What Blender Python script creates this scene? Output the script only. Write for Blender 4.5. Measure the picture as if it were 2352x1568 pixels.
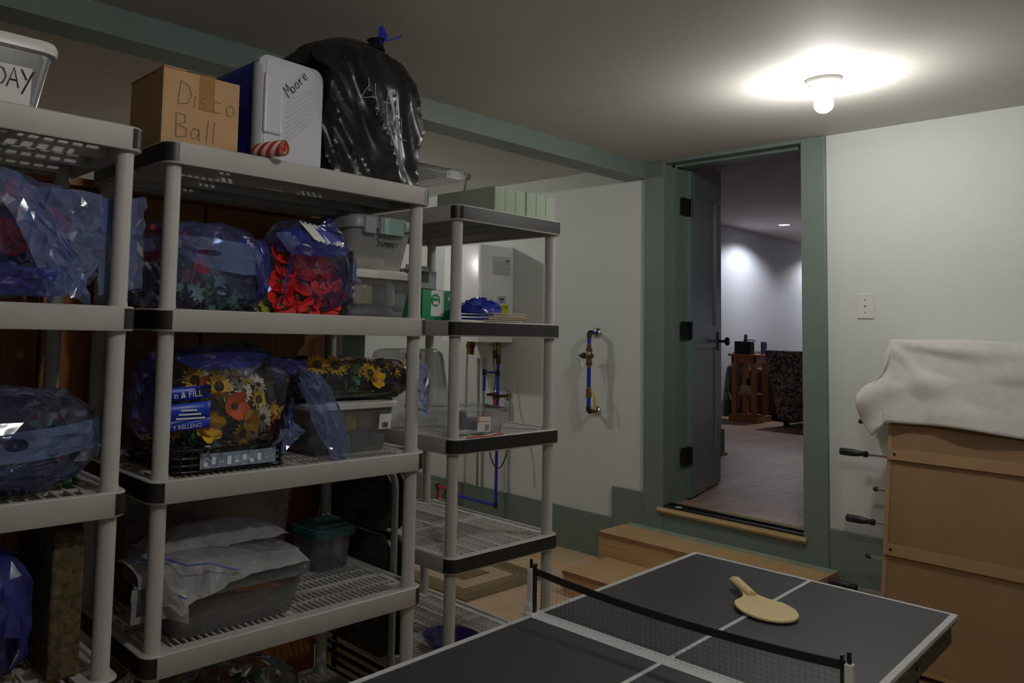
import bpy, bmesh, math, random
from mathutils import Vector, Matrix, noise, Euler
S = bpy.context.scene
for o in list(bpy.data.objects): bpy.data.objects.remove(o)
COL = S.collection
PI = math.pi
# ------------------------------------------------------------------ camera
EYE = 1.35
cam_d = bpy.data.cameras.new('camera'); cam = bpy.data.objects.new('camera', cam_d); COL.objects.link(cam)
FPX, YAW, PITCH, ROLL, PCX, PCY = 1776.845, 0.87445425, 0.065389293, 0.0283405086, 835.731, 632.978
cam_d.sensor_fit = 'HORIZONTAL'; cam_d.sensor_width = 36.0
cam_d.lens = FPX * 36.0 / 2352
cam_d.shift_x = (1176 - PCX) / 2352
cam_d.shift_y = (PCY - 784) / 2352
cam_d.clip_start = 0.02; cam_d.clip_end = 60
fw = Vector((math.cos(PITCH) * math.cos(YAW), math.cos(PITCH) * math.sin(YAW), math.sin(PITCH)))
rt = Vector((math.sin(YAW), -math.cos(YAW), 0)); up = rt.cross(fw)
c_, s_ = math.cos(ROLL), math.sin(ROLL)
r2 = c_ * rt + s_ * up; u2 = -s_ * rt + c_ * up
M = Matrix((r2, u2, -fw)).transposed().to_4x4(); M.translation = (0, 0, EYE)
cam.matrix_world = M
S.camera = cam
# ------------------------------------------------------------------ world, exposure
wd = bpy.data.worlds.new('world'); S.world = wd; wd.use_nodes = True
wd.node_tree.nodes['Background'].inputs[0].default_value = (0.5, 0.5, 0.5, 1)
wd.node_tree.nodes['Background'].inputs[1].default_value = 0.0
S.view_settings.view_transform = 'Standard'; S.view_settings.look = 'None'
S.view_settings.exposure = 0.0; S.view_settings.gamma = 1.0; S.view_settings.use_curve_mapping = False
BULB_STRENGTH = 450.0
BULB_COLOR = (1.0, 0.975, 0.935)
CAN_POWER = 75.0
CAN_COLOR = (1.0, 0.955, 0.95)
rng = random.Random(7)

# ------------------------------------------------------------------ materials
def nt(name):
    m = bpy.data.materials.new(name); m.use_nodes = True
    t = m.node_tree; t.nodes.clear()
    out = t.nodes.new('ShaderNodeOutputMaterial')
    return m, t, out
def lk(t, a, b): t.links.new(a, b)
def coords(t, scale=(1, 1, 1), rot=(0, 0, 0)):
    tc = t.nodes.new('ShaderNodeTexCoord'); mp = t.nodes.new('ShaderNodeMapping')
    mp.inputs['Scale'].default_value = scale; mp.inputs['Rotation'].default_value = rot
    lk(t, tc.outputs['Object'], mp.inputs['Vector']); return mp.outputs['Vector']
def noise_n(t, vec, scale, detail=4, rough=0.55, dist=0.0, kind='FBM'):
    n = t.nodes.new('ShaderNodeTexNoise'); n.noise_type = kind
    n.inputs['Scale'].default_value = scale; n.inputs['Detail'].default_value = detail
    n.inputs['Roughness'].default_value = rough; n.inputs['Distortion'].default_value = dist
    lk(t, vec, n.inputs['Vector']); return n.outputs['Fac']
def ramp(t, fac, stops):
    r = t.nodes.new('ShaderNodeValToRGB'); e = r.color_ramp.elements
    while len(e) < len(stops): e.new(0.5)
    for k, (p, c) in enumerate(stops): e[k].position = p; e[k].color = (*c, 1)
    lk(t, fac, r.inputs['Fac']); return r.outputs['Color']
def bump_n(t, h, strength, dist):
    b = t.nodes.new('ShaderNodeBump'); b.inputs['Strength'].default_value = strength; b.inputs['Distance'].default_value = dist
    lk(t, h, b.inputs['Height']); return b.outputs['Normal']
def shade(c, f): return tuple(max(0, min(1, x * f)) for x in c)
def plain(name, col, rough=0.5, var=0.06, scale=9, metal=0.0, bump=0.0, bscale=60, spec=0.5, detail=4, sub=0):
    m, t, out = nt(name)
    p = t.nodes.new('ShaderNodeBsdfPrincipled')
    v = coords(t)
    f = noise_n(t, v, scale, detail)
    lk(t, ramp(t, f, [(0.3, shade(col, 1 - var)), (0.7, shade(col, 1 + var))]), p.inputs['Base Color'])
    p.inputs['Roughness'].default_value = rough; p.inputs['Metallic'].default_value = metal
    p.inputs['Specular IOR Level'].default_value = spec
    if bump: lk(t, bump_n(t, noise_n(t, v, bscale, 3), bump, 0.002), p.inputs['Normal'])
    lk(t, p.outputs[0], out.inputs[0]); return m
def wood(name, c1, c2, axis=0, scale=5.0, rough=0.55, stretch=14, bump=0.05):
    m, t, out = nt(name); p = t.nodes.new('ShaderNodeBsdfPrincipled')
    sc = [stretch] * 3; sc[axis] = 1.0
    v = coords(t, tuple(sc))
    f = noise_n(t, v, scale, 6, 0.6, 1.2)
    v2 = coords(t); f2 = noise_n(t, v2, 2.0, 2)
    mx = t.nodes.new('ShaderNodeMix'); mx.data_type = 'FLOAT'; mx.inputs['Factor'].default_value = 0.35
    lk(t, f, mx.inputs['A']); lk(t, f2, mx.inputs['B'])
    lk(t, ramp(t, mx.outputs['Result'], [(0.36, c1), (0.62, c2)]), p.inputs['Base Color'])
    p.inputs['Roughness'].default_value = rough
    if bump: lk(t, bump_n(t, f, bump, 0.003), p.inputs['Normal'])
    lk(t, p.outputs[0], out.inputs[0]); return m
def film(name, tint, body, alpha, rough=0.14, wr=14, wstr=0.6, gl=1.0, dist=0.012, ior=1.5):
    m, t, out = nt(name)
    tr = t.nodes.new('ShaderNodeBsdfTransparent'); tr.inputs[0].default_value = (*tint, 1)
    df = t.nodes.new('ShaderNodeBsdfDiffuse'); tl = t.nodes.new('ShaderNodeBsdfTranslucent')
    v = coords(t)
    f = noise_n(t, v, wr * 0.5, 3)
    colr = ramp(t, f, [(0.3, shade(body, 0.75)), (0.7, shade(body, 1.25))])
    lk(t, colr, df.inputs[0]); lk(t, colr, tl.inputs[0])
    m1 = t.nodes.new('ShaderNodeMixShader'); m1.inputs[0].default_value = 0.4
    lk(t, df.outputs[0], m1.inputs[1]); lk(t, tl.outputs[0], m1.inputs[2])
    m2 = t.nodes.new('ShaderNodeMixShader'); m2.inputs[0].default_value = alpha
    lk(t, tr.outputs[0], m2.inputs[1]); lk(t, m1.outputs[0], m2.inputs[2])
    gs = t.nodes.new('ShaderNodeBsdfGlossy'); gs.inputs['Roughness'].default_value = rough
    gs.inputs[0].default_value = (gl, gl, gl, 1)
    fr = t.nodes.new('ShaderNodeFresnel'); fr.inputs[0].default_value = ior
    m3 = t.nodes.new('ShaderNodeMixShader')
    lk(t, fr.outputs[0], m3.inputs[0]); lk(t, m2.outputs[0], m3.inputs[1]); lk(t, gs.outputs[0], m3.inputs[2])
    if wstr:
        h = noise_n(t, v, wr, 3, 0.5, 0.8, 'RIDGED_MULTIFRACTAL')
        nb = bump_n(t, h, wstr, dist)
        for n in (gs, df, fr): lk(t, nb, n.inputs['Normal'])
    lk(t, m3.outputs[0], out.inputs[0]); return m
def emit(name, col, st):
    m, t, out = nt(name); e = t.nodes.new('ShaderNodeEmission')
    e.inputs[0].default_value = (*col, 1); e.inputs[1].default_value = st
    lk(t, e.outputs[0], out.inputs[0]); return m

K = {}
K['wall'] = plain('painted_wall', (0.60, 0.635, 0.60), 0.6, 0.02, 3, bump=0.08, bscale=150)
K['wall2'] = plain('painted_wall_blue', (0.58, 0.645, 0.74), 0.6, 0.02, 3, bump=0.05, bscale=150)
K['ceil'] = plain('painted_ceiling', (0.60, 0.585, 0.55), 0.75, 0.02, 3, bump=0.06, bscale=120)
K['ceil2'] = plain('painted_ceiling_far', (0.70, 0.66, 0.68), 0.8, 0.02, 3)
K['green'] = plain('green_trim_paint', (0.155, 0.205, 0.178), 0.42, 0.05, 6, bump=0.04, bscale=40)
K['doorgreen'] = plain('green_door_paint', (0.14, 0.20, 0.21), 0.24, 0.04, 6)
K['grey'] = plain('grey_shelf_plastic', (0.46, 0.445, 0.42), 0.5, 0.03, 14, bump=0.05, bscale=220)
K['blk'] = plain('black_plastic', (0.012, 0.011, 0.011), 0.42, 0.1, 10)
K['chairpad'] = plain('charcoal_vinyl', (0.05, 0.05, 0.053), 0.45, 0.1, 30)
K['blkmetal'] = plain('black_metal', (0.02, 0.019, 0.018), 0.32, 0.1, 10, metal=0.5)
K['white'] = plain('white_plastic', (0.66, 0.65, 0.62), 0.35, 0.02, 8)
K['whitepaint'] = plain('white_enamel', (0.70, 0.70, 0.71), 0.25, 0.01, 5)
K['paper'] = plain('white_paper', (0.72, 0.71, 0.68), 0.7, 0.03, 12)
K['ink'] = plain('marker_ink', (0.02, 0.02, 0.02), 0.6, 0.1, 20)
K['pencil'] = plain('pencil_line', (0.17, 0.11, 0.06), 0.7, 0.15, 40)
K['whiteink'] = plain('white_marker', (0.55, 0.55, 0.55), 0.5, 0.1, 20)
K['card'] = plain('cardboard', (0.50, 0.305, 0.15), 0.75, 0.06, 5, bump=0.1, bscale=90)
K['tape'] = plain('brown_packing_tape', (0.36, 0.185, 0.06), 0.25, 0.1, 20)
K['mdf'] = plain('brown_fibreboard', (0.235, 0.135, 0.062), 0.6, 0.07, 7, bump=0.06, bscale=120)
K['mdfl'] = plain('brown_fibreboard_edge', (0.30, 0.18, 0.085), 0.6, 0.07, 9)
K['coolblue'] = plain('blue_cooler_plastic', (0.012, 0.025, 0.30), 0.35, 0.08, 6)
K['coolwhite'] = plain('white_cooler_plastic', (0.56, 0.57, 0.63), 0.38, 0.02, 6)
K['ply'] = wood('plywood_floor', (0.45, 0.315, 0.19), (0.60, 0.44, 0.285), 0, 4.0, 0.6, 16)
K['plystep'] = wood('plywood_step', (0.40, 0.25, 0.115), (0.56, 0.375, 0.19), 1, 5.0, 0.6, 12)
K['plyedge'] = wood('plywood_edge', (0.22, 0.085, 0.045), (0.36, 0.17, 0.09), 1, 8.0, 0.7, 10)
K['greenwash'] = plain('green_paint_overspray', (0.26, 0.30, 0.23), 0.7, 0.2, 14)
K['oak'] = wood('brown_cabinet_wood', (0.20, 0.062, 0.012), (0.33, 0.115, 0.026), 2, 4.0, 0.4, 14)
K['cherry'] = wood('side_table_wood', (0.30, 0.12, 0.035), (0.45, 0.20, 0.07), 2, 6.0, 0.4, 12)
K['lam'] = wood('laminate_plank', (0.33, 0.215, 0.16), (0.46, 0.32, 0.25), 0, 3.0, 0.42, 10, 0.02)
K['strip'] = wood('pale_wood_strip', (0.36, 0.25, 0.11), (0.50, 0.36, 0.18), 1, 8.0, 0.6, 10)
K['orangeline'] = plain('orange_marking', (0.75, 0.25, 0.08), 0.7, 0.1, 20)
K['chrome'] = plain('chrome', (0.62, 0.62, 0.64), 0.12, 0.02, 6, metal=1.0)
K['brass'] = plain('aged_brass', (0.24, 0.17, 0.08), 0.4, 0.25, 40, metal=0.9)
K['copper'] = plain('dull_copper', (0.10, 0.055, 0.03), 0.4, 0.25, 40, metal=0.8)
K['pexblue'] = plain('blue_pipe', (0.01, 0.03, 0.42), 0.3, 0.08, 12)
K['pexred'] = plain('red_pipe', (0.42, 0.03, 0.012), 0.35, 0.08, 12)
K['yellow'] = plain('yellow_handle', (0.62, 0.38, 0.01), 0.4, 0.1, 12)
K['yelpaper'] = plain('yellow_sticker', (0.70, 0.64, 0.02), 0.6, 0.05, 12)
K['grytext'] = plain('grey_print', (0.30, 0.30, 0.30), 0.7, 0.2, 60)
K['tabletop'] = plain('black_table_top', (0.034, 0.032, 0.036), 0.45, 0.08, 14, bump=0.06, bscale=300)
K['line'] = plain('white_line_paint', (0.55, 0.55, 0.56), 0.5, 0.04, 14)
K['net'] = plain('black_net_cord', (0.012, 0.012, 0.012), 0.8, 0.1, 30)
K['paddle'] = plain('pale_yellow_paddle', (0.74, 0.60, 0.29), 0.5, 0.04, 8)
K['towel'] = plain('white_terry', (0.62, 0.60, 0.57), 0.95, 0.06, 25, bump=0.8, bscale=420)
K['redfl'] = plain('red_petal', (0.62, 0.022, 0.02), 0.6, 0.3, 40)
K['yelfl'] = plain('yellow_petal', (0.72, 0.44, 0.015), 0.6, 0.25, 40)
K['orafl'] = plain('orange_petal', (0.62, 0.10, 0.02), 0.6, 0.25, 40)
K['whifl'] = plain('white_petal', (0.70, 0.66, 0.58), 0.6, 0.1, 40)
K['center'] = plain('flower_centre', (0.05, 0.035, 0.012), 0.8, 0.5, 80)
K['centerol'] = plain('olive_flower_centre', (0.12, 0.10, 0.03), 0.8, 0.5, 80)
K['leaf'] = plain('dark_green_leaf', (0.045, 0.13, 0.065), 0.5, 0.4, 30)
K['leafteal'] = plain('grey_green_leaf', (0.20, 0.35, 0.32), 0.5, 0.35, 30)
K['leafyel'] = plain('yellow_green_leaf', (0.34, 0.32, 0.04), 0.5, 0.25, 30)
K['film'] = film('blue_tinted_film', (0.92, 0.935, 1.0), (0.22, 0.27, 0.78), 0.12, 0.13, 16, 0.25, dist=0.006)
K['filmdeep'] = film('deep_blue_film', (0.55, 0.58, 0.97), (0.085, 0.105, 0.56), 0.42, 0.2, 16, 0.25, 0.8, dist=0.006)
K['filmpale'] = film('pale_blue_film', (0.74, 0.82, 1.0), (0.32, 0.44, 0.90), 0.38, 0.13, 16, 0.3, dist=0.006)
K['filmclear'] = film('clear_film', (0.98, 0.98, 0.99), (0.40, 0.42, 0.50), 0.05, 0.10, 16, 0.25, dist=0.006)
K['filmmilk'] = film('milky_film', (0.93, 0.94, 0.98), (0.90, 0.91, 0.96), 0.52, 0.32, 16, 0.15, 0.55, dist=0.006, ior=1.4)
K['bin'] = film('clear_bin_plastic', (0.97, 0.975, 0.98), (0.80, 0.80, 0.79), 0.21, 0.14, 3, 0)
K['bincloud'] = film('cloudy_bin_plastic', (0.95, 0.955, 0.96), (0.80, 0.81, 0.82), 0.42, 0.22, 3, 0)
K['bindark'] = film('smoky_bin_plastic', (0.88, 0.88, 0.89), (0.50, 0.50, 0.50), 0.26, 0.18, 3, 0)
K['binfaint'] = film('very_clear_bin_plastic', (0.985, 0.985, 0.985), (0.80, 0.78, 0.74), 0.10, 0.35, 3, 0, 0.6, ior=1.2)
K['gylid'] = plain('grey_lid', (0.25, 0.26, 0.275), 0.4, 0.04, 8)
K['teallid'] = plain('teal_lid', (0.06, 0.17, 0.21), 0.4, 0.06, 8)
K['mint'] = plain('mint_latch', (0.26, 0.42, 0.38), 0.4, 0.05, 8)
K['sage'] = plain('glossy_sage_ceramic', (0.38, 0.46, 0.36), 0.12, 0.03, 6)
K['sageside'] = plain('sage_box_card', (0.36, 0.44, 0.345), 0.5, 0.06, 10)
K['stkr'] = plain('red_sticker', (0.62, 0.12, 0.09), 0.5, 0.05, 8)
K['bluelab'] = plain('blue_label', (0.01, 0.05, 0.50), 0.35, 0.06, 8)
K['grnbox'] = plain('green_carton', (0.02, 0.26, 0.10), 0.45, 0.06, 8)
K['grybox'] = plain('grey_carton', (0.24, 0.26, 0.285), 0.6, 0.06, 8)
K['navy'] = plain('navy_plastic', (0.015, 0.015, 0.07), 0.5, 0.1, 8)
K['tan'] = plain('tan_card', (0.46, 0.36, 0.22), 0.7, 0.08, 12)
K['denim'] = plain('blue_grey_cloth', (0.16, 0.20, 0.27), 0.9, 0.15, 20)
K['orange'] = plain('orange_plastic', (0.52, 0.12, 0.02), 0.45, 0.1, 12)
K['darkred'] = plain('dark_red_plastic', (0.16, 0.035, 0.025), 0.5, 0.15, 8)
K['coir'] = plain('brown_coir', (0.095, 0.07, 0.035), 0.95, 0.6, 70, bump=1.0, bscale=160)
K['navybowl'] = plain('navy_bowl', (0.02, 0.02, 0.12), 0.3, 0.08, 8)
K['outlet'] = plain('outlet_plastic', (0.62, 0.61, 0.60), 0.4, 0.02, 8)
def trash():
    m, t, out = nt('black_trash_film'); p = t.nodes.new('ShaderNodeBsdfPrincipled')
    p.inputs['Base Color'].default_value = (0.011, 0.011, 0.012, 1); p.inputs['Roughness'].default_value = 0.3
    v = coords(t, (1, 1, 0.45), (0.3, 0.5, 0))
    h = noise_n(t, v, 9, 2, 0.5, 1.0, 'RIDGED_MULTIFRACTAL')
    lk(t, bump_n(t, h, 0.22, 0.012), p.inputs['Normal']); lk(t, p.outputs[0], out.inputs[0]); return m
K['trash'] = trash()
def stripes():
    m, t, out = nt('red_white_stripe'); p = t.nodes.new('ShaderNodeBsdfPrincipled')
    v = coords(t, (1, 1, 1), (0, 0.7, 0))
    w = t.nodes.new('ShaderNodeTexWave'); w.inputs['Scale'].default_value = 13; w.wave_type = 'BANDS'; w.bands_direction = 'X'
    w.inputs['Distortion'].default_value = 0.4; lk(t, v, w.inputs['Vector'])
    c = ramp(t, w.outputs['Fac'], [(0.46, (0.45, 0.02, 0.02)), (0.54, (0.66, 0.60, 0.52))])
    lk(t, c, p.inputs['Base Color']); p.inputs['Roughness'].default_value = 0.6; lk(t, p.outputs[0], out.inputs[0]); return m
K['stripe'] = stripes()
def chairfab():
    m, t, out = nt('swirl_fabric'); p = t.nodes.new('ShaderNodeBsdfPrincipled')
    v = coords(t)
    w = t.nodes.new('ShaderNodeTexWave'); w.inputs['Scale'].default_value = 11; w.inputs['Distortion'].default_value = 17
    w.inputs['Detail'].default_value = 1.5; w.inputs['Detail Scale'].default_value = 1.3; lk(t, v, w.inputs['Vector'])
    c = ramp(t, w.outputs['Fac'], [(0.4, (0.085, 0.05, 0.05)), (0.6, (0.36, 0.275, 0.245))])
    lk(t, c, p.inputs['Base Color']); p.inputs['Roughness'].default_value = 0.9; lk(t, p.outputs[0], out.inputs[0]); return m
K['swirl'] = chairfab()
def rugmat():
    m, t, out = nt('rug_pile'); p = t.nodes.new('ShaderNodeBsdfPrincipled')
    v = coords(t); f = noise_n(t, v, 300, 2)
    lk(t, ramp(t, f, [(0.3, (0.12, 0.085, 0.04)), (0.7, (0.24, 0.175, 0.09))]), p.inputs['Base Color'])
    p.inputs['Roughness'].default_value = 1.0; lk(t, bump_n(t, f, 0.8, 0.004), p.inputs['Normal'])
    lk(t, p.outputs[0], out.inputs[0]); return m
K['rug'] = rugmat()
K['rugl'] = plain('rug_pile_light', (0.42, 0.34, 0.22), 1.0, 0.15, 250, bump=0.6, bscale=300)
K['bulb'] = emit('lit_bulb', BULB_COLOR, BULB_STRENGTH)
K['can'] = emit('lit_downlight', (0.95, 0.93, 1.0), 14)

# ------------------------------------------------------------------ mesh helpers
class MB:
    def __init__(s): s.bm = bmesh.new(); s.T = Matrix()
    def v(s, p): return s.bm.verts.new(s.T @ Vector(p))
    def face(s, vs):
        try: return s.bm.faces.new(vs)
        except ValueError: return None
    def box(s, x0, x1, y0, y1, z0, z1, m=None):
        T = m or Matrix()
        vs = [s.v(T @ Vector(p)) for p in ((x0, y0, z0), (x1, y0, z0), (x1, y1, z0), (x0, y1, z0), (x0, y0, z1), (x1, y0, z1), (x1, y1, z1), (x0, y1, z1))]
        for f in ((3, 2, 1, 0), (4, 5, 6, 7), (0, 1, 5, 4), (1, 2, 6, 5), (2, 3, 7, 6), (3, 0, 4, 7)): s.face([vs[i] for i in f])
        return s
    def loops(s, loops, cap0=True, cap1=True, closed=True):
        L = [[s.v(p) for p in lp] for lp in loops]
        n = len(L[0])
        for a, b in zip(L, L[1:]):
            for i in range(n if closed else n - 1):
                j = (i + 1) % n; s.face([a[i], a[j], b[j], b[i]])
        if cap0: s.face(L[0][::-1])
        if cap1: s.face(L[-1])
        return s
    def tube(s, pts, r, n=10, caps=True):
        pts = [Vector(p) for p in pts]; rs = r if isinstance(r, (list, tuple)) else [r] * len(pts)
        loops = []; prev = None
        for i, p in enumerate(pts):
            d = (pts[min(i + 1, len(pts) - 1)] - pts[max(i - 1, 0)]).normalized()
            if prev is None:
                a = Vector((0, 0, 1)) if abs(d.z) < 0.9 else Vector((1, 0, 0))
                u = d.cross(a).normalized()
            else: u = (prev - d * prev.dot(d)).normalized()
            prev = u; w = d.cross(u)
            loops.append([p + (u * math.cos(2 * PI * k / n) + w * math.sin(2 * PI * k / n)) * rs[i] for k in range(n)])
        return s.loops(loops, caps, caps)
    def lathe(s, prof, n=24, c=(0, 0, 0), axis='Z', caps=True):
        c = Vector(c); loops = []
        for r, h in prof:
            lp = []
            for k in range(n):
                a = 2 * PI * k / n; x, y = r * math.cos(a), r * math.sin(a)
                lp.append(c + (Vector((x, y, h)) if axis == 'Z' else Vector((h, x, y)) if axis == 'X' else Vector((y, h, x))))
            loops.append(lp)
        return s.loops(loops, caps, caps)
    def grid(s, fn, nu, nv):
        g = [[s.v(fn(i / nu, j / nv)) for j in range(nv + 1)] for i in range(nu + 1)]
        for i in range(nu):
            for j in range(nv): s.face([g[i][j], g[i + 1][j], g[i + 1][j + 1], g[i][j + 1]])
        return s
    def mesh(s, name, mat, smooth=False, angle=None):
        bmesh.ops.recalc_face_normals(s.bm, faces=s.bm.faces[:])
        me = bpy.data.meshes.new(name); s.bm.to_mesh(me); s.bm.free()
        me.materials.append(K[mat] if isinstance(mat, str) else mat)
        if smooth:
            for p in me.polygons: p.use_smooth = True
            if angle: me.set_sharp_from_angle(angle=math.radians(angle))
        return me
    def build(s, name, mat, parent=None, smooth=False, bevel=0, angle=40, **kw):
        return link(name, s.mesh(name, mat, smooth, angle), parent, bevel, **kw)
def link(name, me, parent=None, bevel=0, loc=None, rot=None, solid=0, sub=0):
    o = bpy.data.objects.new(name, me); COL.objects.link(o)
    if parent: o.parent = parent
    if loc: o.location = loc
    if rot: o.rotation_euler = rot
    if solid:
        md = o.modifiers.new('solid', 'SOLIDIFY'); md.thickness = solid; md.offset = 0
    if bevel:
        md = o.modifiers.new('bevel', 'BEVEL'); md.width = bevel; md.segments = 2; md.limit_method = 'ANGLE'
    if sub:
        md = o.modifiers.new('sub', 'SUBSURF'); md.levels = sub; md.render_levels = sub
    return o
def tag(o, label, cat, group=None):
    o['label'] = label; o['category'] = cat
    if group: o['group'] = group
    return o
def thing(name, label, cat, loc=(0, 0, 0), rz=0, group=None, rot=None):
    o = bpy.data.objects.new(name, None); COL.objects.link(o); o.empty_display_size = 0.05
    o.location = loc; o.rotation_euler = rot or (0, 0, rz)
    return tag(o, label, cat, group)
def struct(o): o['kind'] = 'structure'; return o
def bx(name, mat, parent, x0, x1, y0, y1, z0, z1, bevel=0, m=None):
    return MB().box(x0, x1, y0, y1, z0, z1, m).build(name, mat, parent, bevel=bevel)
def sbox(name, mat, x0, x1, y0, y1, z0, z1, bevel=0): return struct(bx(name, mat, None, x0, x1, y0, y1, z0, z1, bevel))
def rr(w, d, r, n=5, cx=0, cy=0, z=0):
    pts = []
    for qx, qy, a0 in ((1, 1, 0), (-1, 1, 90), (-1, -1, 180), (1, -1, 270)):
        for k in range(n + 1):
            a = math.radians(a0 + 90 * k / n)
            pts.append((cx + qx * (w / 2 - r) + r * math.cos(a), cy + qy * (d / 2 - r) + r * math.sin(a), z))
    return pts
def copy_tree(o, parent=None):
    c = o.copy(); COL.objects.link(c); c.parent = parent
    for ch in list(o.children): copy_tree(ch, c)
    return c
def smoothstep(a, b, x):
    t = max(0, min(1, (x - a) / (b - a))); return t * t * (3 - 2 * t)
# printed text as flat lettering, local x right, z up, facing -y
def letters(txt, size, mat, parent, loc, rot=(PI / 2, 0, 0), name='lettering', align='LEFT', sx=1.0):
    cu = bpy.data.curves.new('txt', 'FONT'); cu.body = txt; cu.size = size; cu.extrude = 0.0004; cu.align_x = align; cu.resolution_u = 3
    t = bpy.data.objects.new('txt', cu); me = bpy.data.meshes.new_from_object(t)
    bpy.data.objects.remove(t); bpy.data.curves.remove(cu)
    me.materials.clear(); me.materials.append(K[mat])
    o = link(name, me, parent, 0, loc, rot); o.scale = (sx, 1, 1); return o
GL = {
 'D': ([(0, 0), (.08, 1), (.45, .85), (.6, .5), (.45, .12), (0, 0)],), 'i': ([(.1, 0), (.12, .5)], [(.12, .68), (.14, .72)]),
 's': ([(.38, .52), (.1, .5), (.06, .34), (.32, .24), (.32, .06), (.02, .02)],), 'c': ([(.36, .48), (.1, .5), (.02, .25), (.12, .02), (.38, .06)],),
 'o': ([(.2, .5), (.02, .34), (.04, .1), (.22, 0), (.4, .16), (.38, .4), (.2, .5)],), 'B': ([(.05, 0), (.0, 1), (.4, .98), (.42, .66), (.06, .52), (.5, .42), (.5, .08), (.05, 0)],),
 'a': ([(.4, .46), (.14, .5), (.02, .25), (.14, .02), (.36, .2), (.4, .46), (.42, .02)],), 'l': ([(.08, 0), (.12, .95)],),
 'M': ([(0, 0), (.08, .95), (.28, .4), (.5, 1), (.6, 0)],), 'r': ([(.05, .5), (.1, 0)], [(.09, .3), (.2, .48), (.36, .46)]),
 'e': ([(.04, .26), (.38, .3), (.32, .5), (.1, .48), (.02, .2), (.16, .0), (.4, .08)],), '4': ([(.1, 1), (.0, .4), (.55, .42)], [(.42, .9), (.44, -.1)]),
 't': ([(.2, .95), (.22, 0)], [(0, .6), (.44, .64)]), 'h': ([(.05, 1), (.08, 0), (.2, .42), (.42, .46), (.5, 0)],),
 'A': ([(0, 0), (.3, 1), (.58, 0)], [(.1, .38), (.5, .38)]), 'Y': ([(0, 1), (.28, .5)], [(.6, 1), (.1, -.25)]),
 'S': ([(.5, .9), (.2, 1), (.05, .76), (.45, .4), (.4, .06), (.0, .06)],), 'u': ([(.04, .5), (.06, .06), (.3, .06), (.38, .5), (.4, 0)],),
 'm': ([(.03, .5), (.05, 0)], [(.05, .36), (.2, .5), (.26, 0)], [(.26, .36), (.42, .5), (.48, 0)]), 'C': ([(.5, .9), (.2, 1), (.0, .5), (.16, .02), (.5, .1)],), ' ': (),
}
def handwrite(txt, h, mat, parent, loc, rot=(0, 0, 0), r=0.0012, gap=0.25, name='handwriting'):
    b = MB(); x = 0
    for ch in txt:
        w = 0.5
        for st in GL[ch]:
            b.tube([(x + px * h, 0, pz * h) for px, pz in st], r, 5); w = max([w * 0] + [px for px, _ in st] + [0.1]) if ch in 'il' else 0.5
        x += (w + gap) * h
    return b.build(name, mat, parent, loc=loc, rot=rot)

# ================================================================== STRUCTURE
W = 4.198           # door wall plane
CEIL = 2.364
F2 = 0.385          # floor level of the room beyond the door
DY0, DY1, DTOP = 1.559, 2.304, 2.349
fl = sbox('floor', 'ply', -2.6, W, -1.6, 5.6, -0.12, -0.018)
sheets = []
for i in range(3):
    for j in range(6):
        x0 = -2.6 + i * 2.44 - 0.48; y0 = -1.6 + j * 1.22
        xa, xb = max(-2.6, x0), min(W, x0 + 2.44)
        ya, yb = y0, min(5.6, y0 + 1.22)
        if xb - xa > 0.05: bx('plywood_sheet', 'ply', fl, xa + 0.001, xb - 0.001, ya + 0.001, yb - 0.001, -0.02, 0.0)
bx('painted_line', 'orangeline', fl, 3.862, 3.878, 2.55, 3.1, -0.001, 0.0012)
sbox('ceiling', 'ceil', -2.6, W + 0.13, -1.6, 5.6, CEIL, CEIL + 0.1)
wb = MB()
wb.box(W, W + 0.13, -1.6, DY0 - 0.02, -0.1, CEIL + 0.4); wb.box(W, W + 0.13, DY1 + 0.02, 5.6, -0.1, CEIL + 0.4)
wb.box(W, W + 0.13, DY0 - 0.02, DY1 + 0.02, -0.1, F2 - 0.03); wb.box(W, W + 0.13, DY0 - 0.02, DY1 + 0.02, DTOP + 0.019, CEIL + 0.4)
struct(wb.build('wall_back', 'wall'))
sbox('wall_left', 'wall', -2.6, W + 0.13, 5.6, 5.7, -0.1, CEIL)
sbox('wall_right', 'wall', -2.6, W + 0.13, -1.7, -1.6, -0.1, CEIL)
sbox('wall_front', 'wall', -2.7, -2.6, -1.7, 5.7, -0.1, CEIL)
sbox('trim_1', 'green', -2.6, W, 2.42, 2.556, 2.269, CEIL)                 # ceiling beam
sbox('trim_2', 'green', 2.10, 2.26, 2.68, 2.80, 0, CEIL, 0.003)            # green post behind the shelves
# baseboards
sbox('baseboard_back', 'green', W - 0.018, W, 2.626, 5.6, 0, 0.255, 0.002)
sbox('baseboard_back_tall', 'green', W - 0.022, W, 2.424, 2.63, 0, 0.44, 0.002)
sbox('baseboard_right_part', 'green', W - 0.02, W, -1.6, 1.452, 0, 0.442, 0.002)
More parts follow.
